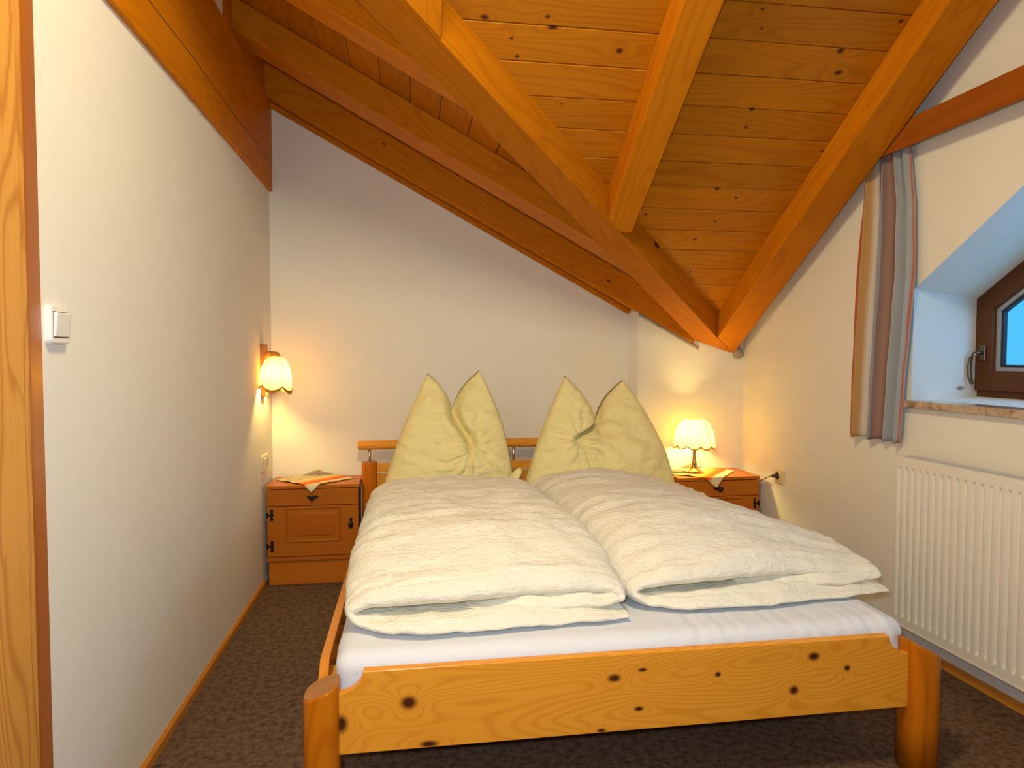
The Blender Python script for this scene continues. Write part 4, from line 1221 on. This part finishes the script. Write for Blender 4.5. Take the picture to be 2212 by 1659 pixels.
# wall lamp
sc_ = thing('wall_lamp', (XL, 3.70, 1.148), 'lit wall lamp with an amber tulip shade on a wooden back plate', 'lamp')
M_plate = wood('lamp_plate_wood', (0.55, 0.24, 0.06), (0.38, 0.14, 0.03), auto=0.0, ring_amt=0.2, ringf=8, rough=0.4, axis='Z')
MB().box(0.0, 0.026, -0.030, 0.040, -0.140, 0.140).build('back_plate', M_plate, sc_, bevel=0.008, seg=4)
MB().tube([(0.020, 0.0, 0.080), (0.040, 0, 0.090), (0.058, -0.004, 0.090), (0.070, -0.006, 0.080)], [0.011, 0.012, 0.013, 0.015], 14).build('arm', M_plate, sc_, smooth=True)
MB().lathe([(0.0, 0.022), (0.014, 0.020), (0.024, 0.012), (0.027, 0.0), (0.026, -0.010), (0.0, -0.010)], c=(0.070, -0.006, 0.078), n=24).build('shade_cap', M_plate, sc_, smooth=True)
SH0, SH1 = -0.080, 0.074
n_l = 5
hold = bpy.data.objects.new('shade_holder', None); COL.objects.link(hold); hold.parent = sc_
bpy.data.objects.remove(hold)
shl, rot2 = make_shade(5, 0.090, 0.022, SH0, SH1, 0.024, 0.35, M_amber, M_trim, sc_, 0.0014, 0.0045, name='lamp_shade')
tiltm = Matrix.Translation((0.074, -0.008, 0.0)) @ Matrix.Rotation(0.10, 4, 'Y')
shl.matrix_basis = tiltm
# brown moulded band hanging from the rim of each petal
bd = MB()
for k in range(5):
    pts_o = []
    rows = []
    for i in range(13):
        th = 2*PI*(k+i/12)/5; s = math.sin(PI*i/12)
        P = rot2 @ Vector(dome(th, 0, 0.0905, 0.022, SH0, SH1, 5, 0.024))
        rad_ = Vector((P.x, P.y, 0)).normalized()
        rows.append([tuple(P+rad_*0.0012), tuple(P+rad_*0.003+Vector((0, 0, -0.003-0.012*s))), tuple(P-rad_*0.002+Vector((0, 0, -0.003-0.012*s))), tuple(P-rad_*0.0015)])
    bd.grid(rows, True)
bd.build('rim_band', M_plate, shl)
MB().lathe([(0.0, 0.0), (0.010, -0.004), (0.014, -0.016), (0.020, -0.040), (0.015, -0.062), (0.006, -0.069), (0.0, -0.070)], c=(0.074, -0.008, 0.012), n=18).build('bulb', M_bulb_wall, sc_, smooth=True)
# short flex under the plate
MB().tube([(0.004, 0.005, -0.138), (0.004, 0.005, -0.175)], 0.004, 8).build('flex', M_cream, sc_, smooth=True)

# ---------------------------------------------------------------- curtain
cu_rows = []; cu_uv = []
NUc, NVc = 150, 60
edge_l = [(2.06, 2.765), (1.99, 2.775), (1.58, 2.812), (1.16, 2.832), (0.86, 2.842)]
edge_r = [(2.06, 2.500), (1.86, 2.470), (1.54, 2.462), (1.17, 2.497), (0.86, 2.519)]
def lerp_tab(tab, z):
    for (za, a), (zb_, b_) in zip(tab[:-1], tab[1:]):
        if z >= zb_: f = (z-zb_)/(za-zb_); return b_+(a-b_)*f
    return tab[-1][1]
for j in range(NVc+1):
    z = 2.135-(2.135-0.860)*j/NVc
    row = []
    gather = smooth01((z-1.75)/0.35)
    for i in range(NUc+1):
        u = i/NUc
        ya = lerp_tab(edge_l, min(z, 2.06)); yb_ = lerp_tab(edge_r, min(z, 2.06))
        ph = u*2*PI*4.0+0.9*math.sin(u*7+0.4)+0.35*nz(u*3, z*1.5, 2)
        amp = 0.024*(0.75+0.35*math.sin(u*5+1))*(1-0.2*gather)
        dx = amp*math.sin(ph)+0.006*math.sin(ph*2+1)*gather+0.004*nz(u*6, z*5, 8)
        y = ya+(yb_-ya)*u+0.010*math.cos(ph)*0.9
        x = wx(y)-0.037+dx*0.92
        zb2 = 0.0
        if j == NVc: zb2 = 0.004*math.sin(ph)
        row.append((x, y, z+zb2)); cu_uv.append((u+0.006*nz(z*4, u*5, 3), z))
    cu_rows.append(row)
cu = MB().grid(cu_rows).build('curtain', M_curtain, None, smooth=True, uvs=cu_uv)
md = cu.modifiers.new('solid', 'SOLIDIFY'); md.thickness = 0.0012
tag(cu, 'blue, orange and cream striped curtain hanging at the left of the window', 'curtain')
